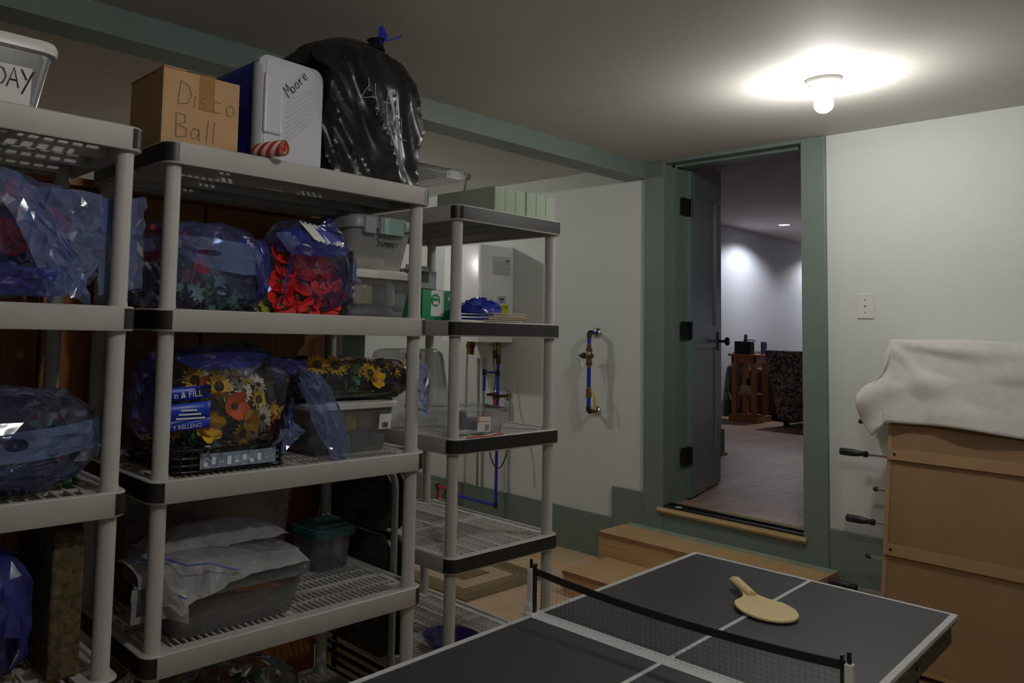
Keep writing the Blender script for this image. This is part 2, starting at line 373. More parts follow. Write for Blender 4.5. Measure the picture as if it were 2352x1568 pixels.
# door casing
d = thing('trim_3', '', ''); del d['label'], d['category']; struct(d)
bx('casing_board', 'green', d, W - 0.026, W, DY1 - 0.004, 2.424, 0.25, CEIL - 0.001, 0.003)
bx('casing_board', 'green', d, W - 0.026, W, 1.452, DY0 + 0.004, 0.25, CEIL - 0.001, 0.003)
bx('casing_board', 'green', d, W - 0.024, W, DY0, DY1, DTOP - 0.006, CEIL - 0.001)
bx('riser_board', 'green', d, W - 0.022, W, DY0, DY1, 0.10, F2 - 0.02)
bx('jamb_board', 'green', d, W - 0.01, W + 0.25, DY1, DY1 + 0.02, F2 - 0.01, DTOP)
bx('jamb_board', 'green', d, W - 0.01, W + 0.25, DY0 - 0.02, DY0, F2 - 0.01, DTOP)
bx('jamb_board', 'green', d, W - 0.01, W + 0.25, DY0, DY1, DTOP - 0.001, DTOP + 0.02)
bx('door_stop', 'green', d, W + 0.08, W + 0.118, DY1 - 0.014, DY1, F2, DTOP)
bx('door_stop', 'green', d, W + 0.08, W + 0.118, DY0, DY0 + 0.012, F2, DTOP)
bx('door_stop', 'green', d, W + 0.08, W + 0.118, DY0, DY1, DTOP - 0.014, DTOP)
# threshold
d = thing('trim_4', '', ''); del d['label'], d['category']; struct(d)
MB().loops([[(W - 0.04, y, F2 - 0.035), (W - 0.046, y, F2 - 0.022), (W - 0.036, y, F2 - 0.008), (W - 0.02, y, F2 - 0.006), (W - 0.012, y, F2 - 0.035)] for y in (1.548, 2.33)]).build('wood_nosing', 'strip', d)
bx('sill_plate', 'blk', d, W - 0.02, W + 0.10, DY0 + 0.002, DY1 - 0.002, F2 - 0.03, F2 + 0.004, 0.003)
bx('sill_ridge', 'blkmetal', d, W + 0.03, W + 0.055, DY0 + 0.002, DY1 - 0.002, F2, F2 + 0.014, 0.004)
bx('sill_sticker', 'paper', d, W - 0.005, W + 0.025, 2.21, 2.24, F2 + 0.004, F2 + 0.0052)
bx('sill_wood_edge', 'strip', d, W + 0.10, W + 0.122, DY0 + 0.002, DY1 - 0.002, F2 - 0.02, F2 + 0.009)
# door leaf, swung into the far room
dr = thing('door_1', '', ''); del dr['label'], dr['category']; struct(dr)
dr.location = (4.462, 2.286, F2 + 0.012); dr.rotation_euler = (0, 0, math.radians(12.5))
DW, DH, DT = 0.715, 1.945, 0.036
st = 0.105
for (a, b_, z0, z1, nm) in ((0, st, 0, DH, 'stile'), (DW - st, DW, 0, DH, 'stile'), (st, DW - st, 0, 0.22, 'rail'), (st, DW - st, 0.88, 1.02, 'rail'), (st, DW - st, DH - 0.115, DH, 'rail')):
    bx(nm, 'doorgreen', dr, a, b_, 0, DT, z0, z1)
for z0, z1 in ((0.22, 0.88), (1.02, DH - 0.115)): bx('panel', 'doorgreen', dr, st - 0.005, DW - st + 0.005, 0.011, DT - 0.011, z0 - 0.005, z1 + 0.005)
for z in (0.25, 0.985, 1.72):
    h = bx('hinge', 'blkmetal', dr, -0.006, 0.0, 0.002, 0.032, z - 0.05, z + 0.05)
    MB().tube([(-0.012, -0.006, z - 0.052), (-0.012, -0.006, z + 0.052)], 0.0075, 10).build('hinge_pin', 'blkmetal', dr, smooth=True)
    bx('hinge_leaf', 'blkmetal', dr, -0.115, -0.012, -0.004, 0.0, z - 0.05, z + 0.05, 0, Matrix.Rotation(math.radians(-12.5), 4, 'Z'))
bx('latch_plate', 'blkmetal', dr, DW, DW + 0.002, 0.006, 0.030, 1.06, 1.165)
hn = bx('handle_plate', 'blkmetal', dr, DW - 0.085, DW - 0.045, -0.007, 0, 0.86, 0.985, 0.003)
MB().lathe([(0.010, 0), (0.009, -0.035), (0.024, -0.042), (0.029, -0.054), (0.022, -0.064), (0.004, -0.066)], 20, (DW - 0.065, -0.005, 0.922), 'Y').build('knob', 'blkmetal', hn, smooth=True)

# ---------- room beyond
ff = sbox('floor_far', 'lam', W + 0.05, 13.6, -1.6, 4.465, F2 - 0.1, F2 - 0.004)
pw, pl = 0.19, 1.25; lam_meshes = {}
r_ = random.Random(3)
lam_m = []
for k in range(4):
    f = (0.88, 0.97, 1.05, 1.13)[k]
    lam_m.append(wood('laminate_plank_%d' % k, shade((0.33, 0.215, 0.165), f), shade((0.45, 0.315, 0.25), f), 0, 3.0, 0.42, 10, 0.02))
pm = [MB().box(0.0008, pl - 0.0008, 0.0008, pw - 0.0008, -0.006, 0.0).mesh('plank', m) for m in lam_m]
y = 0.80
row = 0
while y < 4.45:
    x = W + 0.12 - (row * 0.43) % pl * 0
    off = (row * 0.47) % pl
    xs = W + 0.125 - off
    while xs < 12.6:
        if xs >= W + 0.12: link('plank', pm[r_.randrange(4)], ff, 0, (xs, y, F2))
        else:
            MB().box(W + 0.125, xs + pl - 0.0008, y + 0.0008, y + pw - 0.0008, F2 - 0.006, F2).build('plank', lam_m[r_.randrange(4)], ff)
        xs += pl
    y += pw; row += 1
sbox('ceiling_far', 'ceil2', W + 0.13, 13.6, -1.6, 4.6, 2.733, 2.83)
sbox('wall_far_left', 'wall2', 6.4, 13.6, 4.465, 4.6, F2 - 0.1, 2.733)
struct(MB().box(W + 0.13, 6.40, 3.02, 3.14, F2 - 0.1, 2.733).box(6.28, 6.40, 3.14, 4.465, F2 - 0.1, 2.733).build('wall_far_near', 'wall2'))
sbox('wall_far_right', 'wall2', W + 0.13, 13.6, -1.7, -1.6, F2 - 0.1, 2.733)
sbox('wall_far_end', 'wall2', 13.6, 13.7, -1.7, 4.6, F2 - 0.1, 2.733)
sbox('baseboard_far', 'green', 6.4, 13.6, 4.447, 4.465, F2, F2 + 0.19)
sbox('baseboard_far_near', 'green', W + 0.14, 6.418, 3.002, 3.02, F2, F2 + 0.21)
sbox('trim_5', 'strip', 6.38, 6.43, 2.985, 3.003, F2, F2 + 0.02)

# ---------- lamps
def bulb_fixture(x, y, label, zc=CEIL, end=''):
    t = thing('ceiling_bulb_holder' + end, label, 'light', (x, y, zc))
    MB().lathe([(0.062, 0.001), (0.062, -0.010), (0.055, -0.020), (0.030, -0.030), (0.026, -0.046), (0.024, -0.052)], 32).build('porcelain_base', 'white', t, smooth=True)
    bx('pull_block', 'white', t, -0.030, -0.008, 0.030, 0.046, -0.030, -0.015, 0.002)
    MB().lathe([(0.018, -0.048), (0.019, -0.066), (0.0235, -0.0785)], 24).build('bulb_neck', 'white', t, smooth=True)
    prof = [(0.021, -0.0735)] + [(0.0335 * math.sin(a), -0.103 - 0.0335 * -math.cos(a)) for a in [math.radians(d) for d in range(36, 181, 12)]]
    prof = [(0.0225, -0.0765)] + [(max(0.0008, 0.0335 * math.sin(math.radians(q))), -0.100 + 0.0335 * math.cos(math.radians(q))) for q in range(50, 181, 13)]
    MB().lathe(prof, 28).build('bulb' + end, 'bulb', t, smooth=True, angle=None)
    return t
bulb_fixture(3.265, 1.137, 'white porcelain ceiling holder with a lit round bulb before the open doorway')
bulb_fixture(2.85, 4.15, 'lit ceiling bulb above the space behind the storage shelves')
bulb_fixture(0.9, 0.3, 'lit ceiling bulb above the near end of the ping pong table', end='_offscreen')
def downlight(x, y, label, z=2.733):
    t = thing('recessed_downlight', label, 'light', (x, y, z), group='recessed downlights in the far room')
    MB().lathe([(0.062, 0.0), (0.075, 0.0), (0.075, -0.006), (0.062, -0.004)], 28, caps=False).build('trim_ring', 'white', t, smooth=True)
    MB().lathe([(0.062, -0.001), (0.0005, -0.0015)], 28).build('lens', 'can', t)
    ld = bpy.data.lights.new('downlight_beam', 'SPOT'); ld.energy = CAN_POWER; ld.color = CAN_COLOR
    ld.spot_size = math.radians(148); ld.spot_blend = 0.45; ld.shadow_soft_size = 0.05
    l = bpy.data.objects.new('downlight_beam', ld); COL.objects.link(l); l.parent = t; l.location = (0, 0, -0.012)
    return t
downlight(9.94, 3.915, 'lit round recessed downlight in the far room ceiling near the blue wall')
downlight(12.35, 3.95, 'second recessed downlight further along the blue wall of the far room')

# ================================================================== STEPS
t = thing('wooden_steps', 'two raw plywood box steps below the green doorway', 'steps', (0, 0, 0))
def stepbox(x0, x1, y0, y1, z1, z0=0.0):
    bx('tread', 'plystep', t, x0, x1, y0, y1, z1 - 0.018, z1)
    bx('tread_edge', 'plyedge', t, x0 - 0.0015, x0, y0, y1, z1 - 0.018, z1)
    bx('riser', 'plystep', t, x0 + 0.004, x0 + 0.022, y0 + 0.002, y1 - 0.002, z0, z1 - 0.018)
    bx('side_board', 'plystep', t, x0 + 0.022, x1, y1 - 0.02, y1 - 0.002, z0, z1 - 0.018)
    bx('side_board', 'plystep', t, x0 + 0.022, x1, y0 + 0.002, y0 + 0.02, z0, z1 - 0.018)
stepbox(3.838, W - 0.022, 1.41, 2.50, 0.254)
stepbox(3.433, 3.838, 1.50, 2.445, 0.127)
bx('paint_overspray', 'greenwash', t, W - 0.10, W - 0.024, 1.412, 2.498, 0.2535, 0.2546)

# ================================================================== SHELVING UNITS
SH = [1.794, 1.380, 0.966, 0.558, 0.150]
BH = 0.056
def shelf_meshes(L, D, pitch=0.0195, bw=0.0028):
    b = MB(); r = 0.034
    lo = lambda w, d_, z, rr_=r: rr(w, d_, rr_, 5, L / 2, D / 2, z)
    b.loops([lo(L - 0.004, D - 0.004, -BH), lo(L, D, -BH + 0.003), lo(L, D, -0.003), lo(L - 0.006, D - 0.006, 0), lo(L - 0.03, D - 0.03, 0, 0.025), lo(L - 0.036, D - 0.036, -0.006, 0.02),
             lo(L - 0.036, D - 0.036, -BH + 0.002, 0.02), lo(L - 0.004, D - 0.004, -BH)], False, False)
    z1, z0 = -0.006, -0.016
    ins = 0.017
    # corner pads and border
    for x0 in (ins, L - ins - 0.07):
        for y0 in (ins, D - ins - 0.07): b.box(x0, x0 + 0.07, y0, y0 + 0.07, z0, z1)
    b.box(ins, L - ins, ins, ins + 0.03, z0 + 0.001, z1 - 0.0004); b.box(ins, L - ins, D - ins - 0.03, D - ins, z0 + 0.001, z1 - 0.0004)
    b.box(ins, ins + 0.022, ins, D - ins, z0 + 0.001, z1 - 0.0004); b.box(L - ins - 0.022, L - ins, ins, D - ins, z0 + 0.001, z1 - 0.0004)
    b.box(L / 2 - 0.012, L / 2 + 0.012, ins, D - ins, z0 + 0.001, z1 - 0.0006)
    y0, y1 = ins + 0.03, D - ins - 0.03
    ng = max(3, round((y1 - y0) / 0.125)); gw = (y1 - y0) / ng
    for g in range(1, ng): b.box(ins, L - ins, y0 + g * gw - 0.010, y0 + g * gw + 0.010, z0 + 0.001, z1 - 0.0002)
    for g in range(ng): b.box(ins, L - ins, y0 + (g + .5) * gw - 0.003, y0 + (g + .5) * gw + 0.003, z0 + 0.001, z1 - 0.0008)
    n = int((L - 0.08) / pitch)
    for k in range(1, n):
        x = 0.04 + (L - 0.08) * k / n
        b.box(x - bw, x + bw, y0, y1, z0 + 0.002, z1 - 0.0005)
    # ribs under the deck
    for g in range(ng + 1):
        y = y0 + g * gw; b.box(ins, L - ins, y - 0.002, y + 0.002, -BH + 0.006, z0)
    sh = b.mesh('shelf', 'grey', True, 35)
    # dark end bands wrapping the corners
    ends = []
    for side in (0, 1):
        e = MB(); pts = []
        for k in range(6):
            a = math.radians(90 - 90 * k / 5)
            pts.append((r - r * math.sin(a) * 0 - r * math.cos(math.radians(90 * k / 5 * 1)) * 0, 0, 0))
        ring = rr(L, D, r, 6, L / 2, D / 2)
        ring_o = rr(L + 0.002, D + 0.002, r + 0.001, 6, L / 2, D / 2)
        n6 = 7
        idx = (list(range(n6, 2 * n6)) + list(range(2 * n6, 3 * n6))) if side == 0 else (list(range(3 * n6, 4 * n6)) + list(range(0, n6)))
        lo_ = [[(ring[i][0], ring[i][1], -BH + 0.005) for i in idx], [(ring_o[i][0], ring_o[i][1], -BH + 0.005) for i in idx],
               [(ring_o[i][0], ring_o[i][1], -0.005) for i in idx], [(ring[i][0], ring[i][1], -0.005) for i in idx]]
        e.loops(lo_, False, False, closed=False)
        ends.append(e.mesh('end_band', 'blk', True, 50))
    return sh, ends
def post_mesh():
    b = MB(); zs = [0.0]
    b.lathe([(0.0235, 0), (0.021, 0.006), (0.021, SH[4] - BH)], 20)
    for a, c in zip(SH[1:], SH[:-1]):
        b.lathe([(0.022, a - 0.01), (0.022, a + 0.006), (0.0205, a + 0.012), (0.0205, c - BH - 0.012), (0.0215, c - BH + 0.006)], 20)
    return b.mesh('post', 'grey', True, 60)
PM = post_mesh()
def unit(label, loc, rz, L, D, meshes, group):
    t = thing('storage_shelf_unit', label, 'shelf', loc, rz, group)
    sm, em = meshes
    for z in SH:
        s = link('shelf', sm, t, 0, (0, 0, z))
        for e in em:
            q = link('end_band', e, s)
    for x in (0.036, L - 0.036):
        for y in (0.036, D - 0.036): link('post', PM, t, 0, (x, y, 0))
    return t
MA = shelf_meshes(0.914, 0.50); MU = shelf_meshes(0.914, 0.50, 0.033, 0.0035); MC = shelf_meshes(0.75, 0.62)
G = 'grey plastic storage shelf units'
unit('grey plastic shelf unit holding the cooler, cardboard box and black trash bag', (0.82, 1.742, 0), 0, 0.914, 0.50, MA, G)
unit('grey plastic shelf unit with the DAY bin on its top shelf', (-0.169, 1.69, 0), 0, 0.914, 0.50, MU, G)
unit('grey plastic shelf unit with black front bands and sage green boxes on top', (2.612, 1.874, 0), PI / 2, 0.75, 0.62, MC, G)
ZS = [z - 0.0065 for z in SH]

# ================================================================== BINS
def binn(label, loc, rz, w, d_, h, lid=None, lidh=0.022, body='bin', taper=0.88, r=0.03, latches=None, group=None, rim=True, name='storage_bin', over=0.012, rot=None):
    t = thing(name, label, 'bin', loc, rz, group, rot)
    b = MB(); wl = 0.003
    f = lambda k, z, dr=0: rr((w * (taper + (1 - taper) * k)) - dr, (d_ * (taper + (1 - taper) * k)) - dr, r, 5, 0, 0, z)
    loops = [f(0, 0), f(0.03, 0.006), f(1, h - 0.012)]
    if rim: loops += [rr(w + 0.012, d_ + 0.012, r + 0.005, 5, 0, 0, h - 0.010), rr(w + 0.012, d_ + 0.012, r + 0.005, 5, 0, 0, h)]
    loops += [f(1, h, wl * 2), f(0.9, h - 0.014, wl * 2)]
    b.loops(loops, True, False); b.build('tub', body, t, True)
    if lid:
        b = MB(); a, c = w + 2 * over, d_ + 2 * over
        b.loops([rr(a, c, r + 0.008, 5, 0, 0, h - 0.008), rr(a + 0.004, c + 0.004, r + 0.01, 5, 0, 0, h + lidh * 0.4), rr(a - 0.006, c - 0.006, r + 0.006, 5, 0, 0, h + lidh * 0.75),
                 rr(a - 0.035, c - 0.035, r, 5, 0, 0, h + lidh * 0.75), rr(a - 0.045, c - 0.045, r, 5, 0, 0, h + lidh)])
        b.build('lid', lid, t, True)
        if latches:
            for lx, ly, lw, lm in latches:
                bx('latch', lm, t, lx - lw / 2, lx + lw / 2, ly - 0.010, ly + 0.010, h - 0.026, h + lidh * 0.8, 0.003)
    return t
# top of the DAY unit
t = binn('clear bin with white lid and paper sign lettered DAY', (0.33, 1.90, ZS[0]), 0, 0.44, 0.28, 0.155, 'white', 0.024, 'bincloud', r=0.035)
p = bx('paper_sign', 'paper', t, -0.16, 0.172, -0.135, -0.1335, 0.006, 0.118, 0, Matrix.Rotation(math.radians(5), 4, 'X'))
handwrite('DAY', 0.042, 'ink', t, (0.094, -0.1415, 0.058), (math.radians(5), 0, 0), 0.0019, 0.16)
# ---- unit 1 second shelf: two stacked bins
t = binn('clear bin with white lid under the grey-lidded bin, cloth and wood inside', (1.606, 1.985, ZS[1]), 0, 0.25, 0.33, 0.135, 'white', 0.020, 'bin', r=0.025)
t2 = binn('tall clear bin with grey latching lid, handwritten Summer', (1.606, 1.985, ZS[1] + 0.1545), 0, 0.25, 0.33, 0.135, 'gylid', 0.035, 'bincloud', taper=0.86, r=0.04,
          latches=[(0.012, -0.176, 0.10, 'gylid'), (0.017, -0.179, 0.085, 'mint'), (-0.075, -0.173, 0.045, 'gylid')])
handwrite('Summer', 0.028, 'ink', t2, (-0.035, -0.1605, 0.075), (0.14, 0, 0), 0.0011, 0.1)
def content(name, label, cat, mat, loc, size, rz=0, rough=0.2, seed=1, n=10, group=None):
    """soft rounded lump of folded cloth or packed stuff"""
    sx, sy, sz = size
    b = MB()
    def fn(u, v):
        th = PI * u; ph = 2 * PI * v
        e = 0.55
        sg = lambda q: math.copysign(abs(q) ** e, q)
        x = sx / 2 * sg(math.sin(th)) * sg(math.cos(ph)); y = sy / 2 * sg(math.sin(th)) * sg(math.sin(ph)); z = sz / 2 - sz / 2 * sg(math.cos(th))
        k = 1 + rough * 0.5 * noise.noise(Vector((x * 14 + seed * 7.1, y * 14, z * 14)))
        return (x * k, y * k, max(0, z * (1 + rough * 0.3 * noise.noise(Vector((x * 11, y * 11 + seed, 3)))) ))
    b.grid(fn, n, n * 2); bmesh.ops.remove_doubles(b.bm, verts=b.bm.verts[:], dist=1e-5)
    return tag(b.build(name, mat, None, True, angle=None, loc=loc, rot=(0, 0, rz)), label, cat, group)
content('folded_cloth', 'blue-grey folded cloth inside the white-lidded bin', 'cloth', 'denim', (1.605, 1.985, ZS[1] + 0.047), (0.18, 0.20, 0.07), seed=3)
o = bx('wooden_plaque', 'tan', None, 1.515, 1.585, 1.852, 1.862, ZS[1] + 0.047, ZS[1] + 0.112, 0.002); tag(o, 'tan wooden plaque inside the white-lidded bin', 'plaque')
content('mixed_trinkets', 'dark mixed trinkets at the bottom of the white-lidded bin', 'trinkets', 'grybox', (1.600, 1.985, ZS[1] + 0.006), (0.19, 0.25, 0.036), rough=0.9, seed=9, n=16)
content('white_shell', 'cream oval object in the corner of the white-lidded bin', 'ornament', 'paper', (1.668, 1.866, ZS[1] + 0.044), (0.035, 0.026, 0.075), seed=5)
content('summer_items', 'pale items at the bottom of the grey-lidded bin', 'items', 'tan', (1.600, 1.98, ZS[1] + 0.159), (0.18, 0.22, 0.045), rough=0.8, seed=6)
# ---- unit 1 third shelf bin under the black bag
t = binn('clear bin with barcode sticker under the sunflower bag', (1.540, 2.01, ZS[2]), 0, 0.34, 0.30, 0.145, 'white', 0.014, 'bin', r=0.035)
lb = bx('barcode_sticker', 'paper', t, 0.085, 0.135, -0.1525, -0.1505, 0.085, 0.132, 0, Matrix.Rotation(0.10, 4, 'X'))
for k in range(7): bx('barcode_bar', 'ink', lb, 0.098 + k * 0.0036, 0.0998 + k * 0.0036 + (k % 3) * 0.0005, -0.1532, -0.1524, 0.089, 0.106, 0, Matrix.Rotation(0.10, 4, 'X'))
content('fabric_scraps', 'dark grey fabric at the bottom of the barcode bin', 'cloth', 'denim', (1.53, 1.98, ZS[2] + 0.008), (0.26, 0.2, 0.06), rough=0.7, seed=11)
for k, (x, mt) in enumerate(((1.47, 'darkred'), (1.545, 'yelfl'), (1.60, 'tan'))):
    content('craft_ball', ('dull red', 'yellow', 'tan')[k] + ' craft ball inside the barcode bin', 'ball', mt, (x, 1.91, ZS[2] + 0.062), (0.06, 0.05, 0.05), rough=0.3, seed=k)
# ---- unit 1 fourth shelf
t = binn('long clear bin with smoky lid and orange contents below the plastic sheet', (1.118, 1.932, ZS[3]), 0, 0.43, 0.27, 0.115, 'bindark', 0.022, 'bin', r=0.05, over=0.016)
content('orange_tray', 'brick red tray inside the long clear bin', 'tray', 'darkred', (1.09, 1.915, ZS[3] + 0.009), (0.32, 0.19, 0.06), rough=0.2, seed=2)
for k in range(3):
    o = MB().tube([(1.13 + 0.02 * k, 1.86 + 0.02 * k, ZS[3] + 0.072 + 0.008 * k), (1.27 - 0.015 * k, 1.845 + 0.015 * k, ZS[3] + 0.070 + 0.008 * k)], 0.006, 8).build('orange_stick', 'orange', None, True)
    tag(o, 'orange plastic stick lying in the long clear bin', 'stick', 'orange sticks in the long bin')
o = MB().lathe([(0.020, 0), (0.032, 0.004), (0.035, 0.014), (0.032, 0.024), (0.020, 0.028)], 20).build('yarn_ring', 'tan', None, True, loc=(1.245, 1.915, ZS[3] + 0.078), rot=(1.3, 0, 0.4)); tag(o, 'cream wound ring inside the long clear bin', 'ring')
binn('small clear bin with teal lid at the back beside the folding chairs', (1.607, 2.100, ZS[3]), 0, 0.165, 0.13, 0.115, 'teallid', 0.03, 'bindark', r=0.025)
t = binn('large smoky tote behind the plastic sheet', (1.195, 2.158, ZS[3]), 0, 0.60, 0.115, 0.30, None, 0, 'bindark', r=0.03)
content('red_packing', 'dark red packing inside the large smoky tote', 'packing', 'darkred', (1.06, 2.158, ZS[3] + 0.008), (0.24, 0.08, 0.22), seed=13)
# ---- rear unit bins
t = binn('nearly invisible clear bin with latched lid on top of the rear shelf unit', (2.29, 2.42, ZS[0]), 0, 0.34, 0.36, 0.215, 'binfaint', 0.02, 'binfaint', r=0.04, latches=[(0.06, -0.192, 0.09, 'binfaint')])
t = binn('open shallow clear bin with red and white sticker on the rear shelf', (2.185, 2.045, ZS[2]), math.radians(-17), 0.345, 0.20, 0.098, None, 0, 'bin', r=0.025, taper=0.9)
sk = bx('brand_sticker', 'paper', t, 0.035, 0.092, -0.0965, -0.0952, 0.022, 0.080, 0.0, Matrix.Rotation(0.1, 4, 'X'))
bx('sticker_band', 'stkr', sk, 0.037, 0.093, -0.0972, -0.0962, 0.060, 0.082, 0.0, Matrix.Rotation(0.1, 4, 'X'))
bx('sticker_inset', 'paper', sk, 0.0395, 0.0905, -0.0976, -0.0966, 0.0625, 0.0795, 0.0, Matrix.Rotation(0.1, 4, 'X'))
letters('Sterilite', 0.0135, 'stkr', sk, (0.0405, -0.1042, 0.0670), (PI / 2 + 0.1, 0, 0))
bx('sticker_print', 'grytext', sk, 0.068, 0.086, -0.0972, -0.0964, 0.028, 0.050, 0.0, Matrix.Rotation(0.1, 4, 'X'))
handwrite('Cor', 0.042, 'grytext', t, (-0.145, -0.0995, 0.026), (0.1, 0, 0), 0.0011, 0.12)
o = content('dark_bottle', 'dark bottle lying in the open shallow bin', 'bottle', 'navy', (2.26, 2.02, ZS[2] + 0.008), (0.10, 0.05, 0.045), rz=-0.3, rough=0.1); 
content('dark_figurine', 'dark upright figure in the open shallow bin', 'figurine', 'navy', (2.205, 2.03, ZS[2] + 0.008), (0.03, 0.03, 0.075), rough=0.6, seed=4)
# leaning lid / tipped-up bin
t = thing('bin_lid', 'large clear bin lid propped upright behind the open bin', 'lid', (2.155, 2.235, ZS[2]), math.radians(-8), rot=(math.radians(-14), 0, math.radians(-8)))
b = MB(); b.loops([rr(0.34, 0.31, 0.04, 5, 0, 0.155, 0), rr(0.34, 0.31, 0.04, 5, 0, 0.155, 0.022), rr(0.315, 0.285, 0.03, 5, 0, 0.155, 0.024), rr(0.26, 0.23, 0.03, 5, 0, 0.155, -0.01), rr(0.255, 0.225, 0.03, 5, 0, 0.155, -0.012)])
b.T = Matrix(); o = b.build('lid_shell', 'bincloud', t, True, rot=(PI / 2, 0, 0))
bx('lid_clip', 'gylid', t, -0.02, 0.05, -0.03, -0.018, 0.265, 0.29, 0.002)
o = MB().grid(lambda u, v: (2.062 + 0.20 * u, 1.876 + 0.020 * v, SH[2] + 0.0005 + 0.004 * u * math.sin(u * 9)), 10, 3).build('flat_paper', 'paper', None, solid=0.002); tag(o, 'white red-edged paper lying on the shelf rim before the open clear bin', 'paper')
MB().tube([(2.062 + 0.20 * k / 8, 1.875, SH[2] + 0.003 + 0.004 * (k / 8) * math.sin(k / 8 * 9)) for k in range(9)], 0.0028, 6).build('red_edge', 'stkr', o)

# ================================================================== SAGE BOXES on rear unit
g = 'glossy sage boxes on the rear unit'
b = MB().box(0, 0.0605, 0.004, 0.30, 0, 0.097); bm1 = b.mesh('box_body', 'sageside')
bf = MB().box(0.0004, 0.0601, 0, 0.006, 0.0, 0.098).mesh('glazed_front', 'sage')
for k in range(6):
    lab = 'glossy sage green box in the row on top of the rear shelf unit' if 0 < k < 5 else ('end box of the sage green row, its dark side showing' if k == 0 else 'last sage green box of the row by the door wall')
    t = thing('sage_box', lab, 'box', (2.205 + k * 0.0625, 1.888 + 0.0015 * (k % 3), SH[0] - 0.003), 0, g)
    link('box_body', bm1, t); link('glazed_front', bf, t, 0.003)

# ================================================================== SHELF 2 REAR: green carton, grey carton, blue pile
t = thing('trash_bag_carton', 'green and white printed carton on the rear shelf', 'box', (1.998, 2.05, ZS[1]), 0)
bx('carton_body', 'grnbox', t, 0, 0.19, 0.001, 0.30, 0, 0.12)
bx('carton_front', 'grnbox', t, 0.0, 0.19, -0.001, 0.002, 0.0, 0.12)
fr = bx('printed_panel', 'paper', t, 0.045, 0.112, -0.0016, -0.0009, 0.022, 0.118)
MB().lathe([(0.024, 0), (0.024, -0.0012)], 24, (0.068, -0.0014, 0.082), 'Y').build('round_emblem', 'grnbox', fr)
bx('emblem_mark', 'paper', fr, 0.056, 0.082, -0.0034, -0.0024, 0.066, 0.078); bx('emblem_line', 'paper', fr, 0.054, 0.080, -0.0034, -0.0024, 0.090, 0.094)
bx('printed_panel', 'paper', t, 0.135, 0.172, -0.0018, -0.0009, 0.084, 0.096)
t = thing('grey_carton', 'torn grey carton with black panel on the green carton', 'box', (1.94, 2.12, ZS[1] + 0.122), math.radians(4))
bx('carton_body', 'grybox', t, 0.02, 0.215, 0, 0.22, 0, 0.075)
bx('black_panel', 'blk', t, 0.06, 0.17, -0.0012, 0.0005, 0.03, 0.077)
bx('open_flap', 'grybox', t, 0.02, 0.15, -0.004, 0.0, 0.072, 0.092, 0, Matrix.Rotation(0.2, 4, 'X'))
bx('lower_flap', 'grybox', t, 0.025, 0.20, -0.018, 0.0, 0.006, 0.009)
o = bx('navy_case', 'navy', None, 2.192, 2.272, 2.22, 2.36, ZS[1], ZS[1] + 0.13, 0.006); tag(o, 'dark navy case standing behind the green carton', 'case')
t = thing('blue_folded_bag', 'crumpled blue plastic bag on top of the blue envelopes', 'bag', (2.225, 1.968, ZS[1] + 0.038))
def wr(u, v, a=0.02, f=6, s=0.0): return a * noise.noise(Vector((u * f + s, v * f, s)))
K['royal'] = plain('royal_blue_film', (0.014, 0.032, 0.32), 0.25, 0.3, 20)
def crumple(parent, name, mat, sx, sy, sz, seed, nu=9, nv=14):
    r = random.Random(seed); b = MB(); g = []
    for i in range(nu + 1):
        row = []
        for j in range(nv):
            th = PI / 2 * (i + (r.uniform(-.3, .3) if 0 < i < nu else 0)) / nu; ph = 2 * PI * (j + r.uniform(-.3, .3)) / nv; k = 1 + r.uniform(-.16, .10)
            row.append(b.v((sx / 2 * math.sin(th) * math.cos(ph) * k, sy / 2 * math.sin(th) * math.sin(ph) * k, max(0, sz * math.cos(th) ** .7 * k))) if i or not j else row[0])
        g.append(row)
    for i in range(nu):
        for j in range(nv):
            q = [g[i][j], g[i][(j + 1) % nv], g[i + 1][(j + 1) % nv], g[i + 1][j]]
            for tri in ((0, 1, 2), (0, 2, 3)):
                if len({q[m] for m in tri}) == 3: b.face([q[m] for m in tri])
    return b.build(name, mat, parent)
crumple(t, 'bag_film', 'royal', 0.20, 0.135, 0.058, 4)
gE = 'blue padded envelopes on the rear shelf'
for k, (dz, dx, rz) in enumerate(((0.0, 0.0, 0.05), (0.014, 0.02, -0.06), (0.027, 0.03, 0.12))):
    t = thing('padded_envelope', ('lowest blue edged envelope in the pile on the rear shelf', 'middle blue edged envelope in the pile on the rear shelf', 'top blue edged envelope of the pile, tan lining open')[k], 'envelope', (2.245 + dx, 1.962, ZS[1] + dz), rz * 0.5, gE)
    bx('envelope_body', 'bluelab', t, -0.11, 0.11, -0.08, 0.08, 0, 0.006, 0.002)
    bx('open_edge', 'tan', t, -0.09, 0.10, -0.086, -0.0795, 0.0015, 0.0105, 0.001)
    bx('white_flap', 'paper', t, -0.10, 0.112, -0.09, -0.05, 0.0105, 0.0125, 0.0)
# blue bowl on the lowest rear shelf
o = MB().lathe([(0.05, 0), (0.055, 0.004), (0.10, 0.06), (0.112, 0.075), (0.106, 0.075), (0.094, 0.06), (0.05, 0.008), (0.0005, 0.006)], 32).build('blue_bowl', 'navybowl', None, True, loc=(2.165, 2.02, ZS[4])); tag(o, 'dark blue bowl on the lowest rear shelf', 'bowl')
# cable loop under the rear shelf
pts = [(2.24 + 0.11 * k / 14, 1.925, SH[2] - 0.062 - 0.072 * math.sin(PI * k / 14) ** 0.8 + (0.02 if k in (0, 14) else 0)) for k in range(15)]
o = MB().tube(pts, 0.0022, 6).build('cable_loop', 'blk', None, True); tag(o, 'thin black cable hanging in a loop below the rear shelf', 'cable')

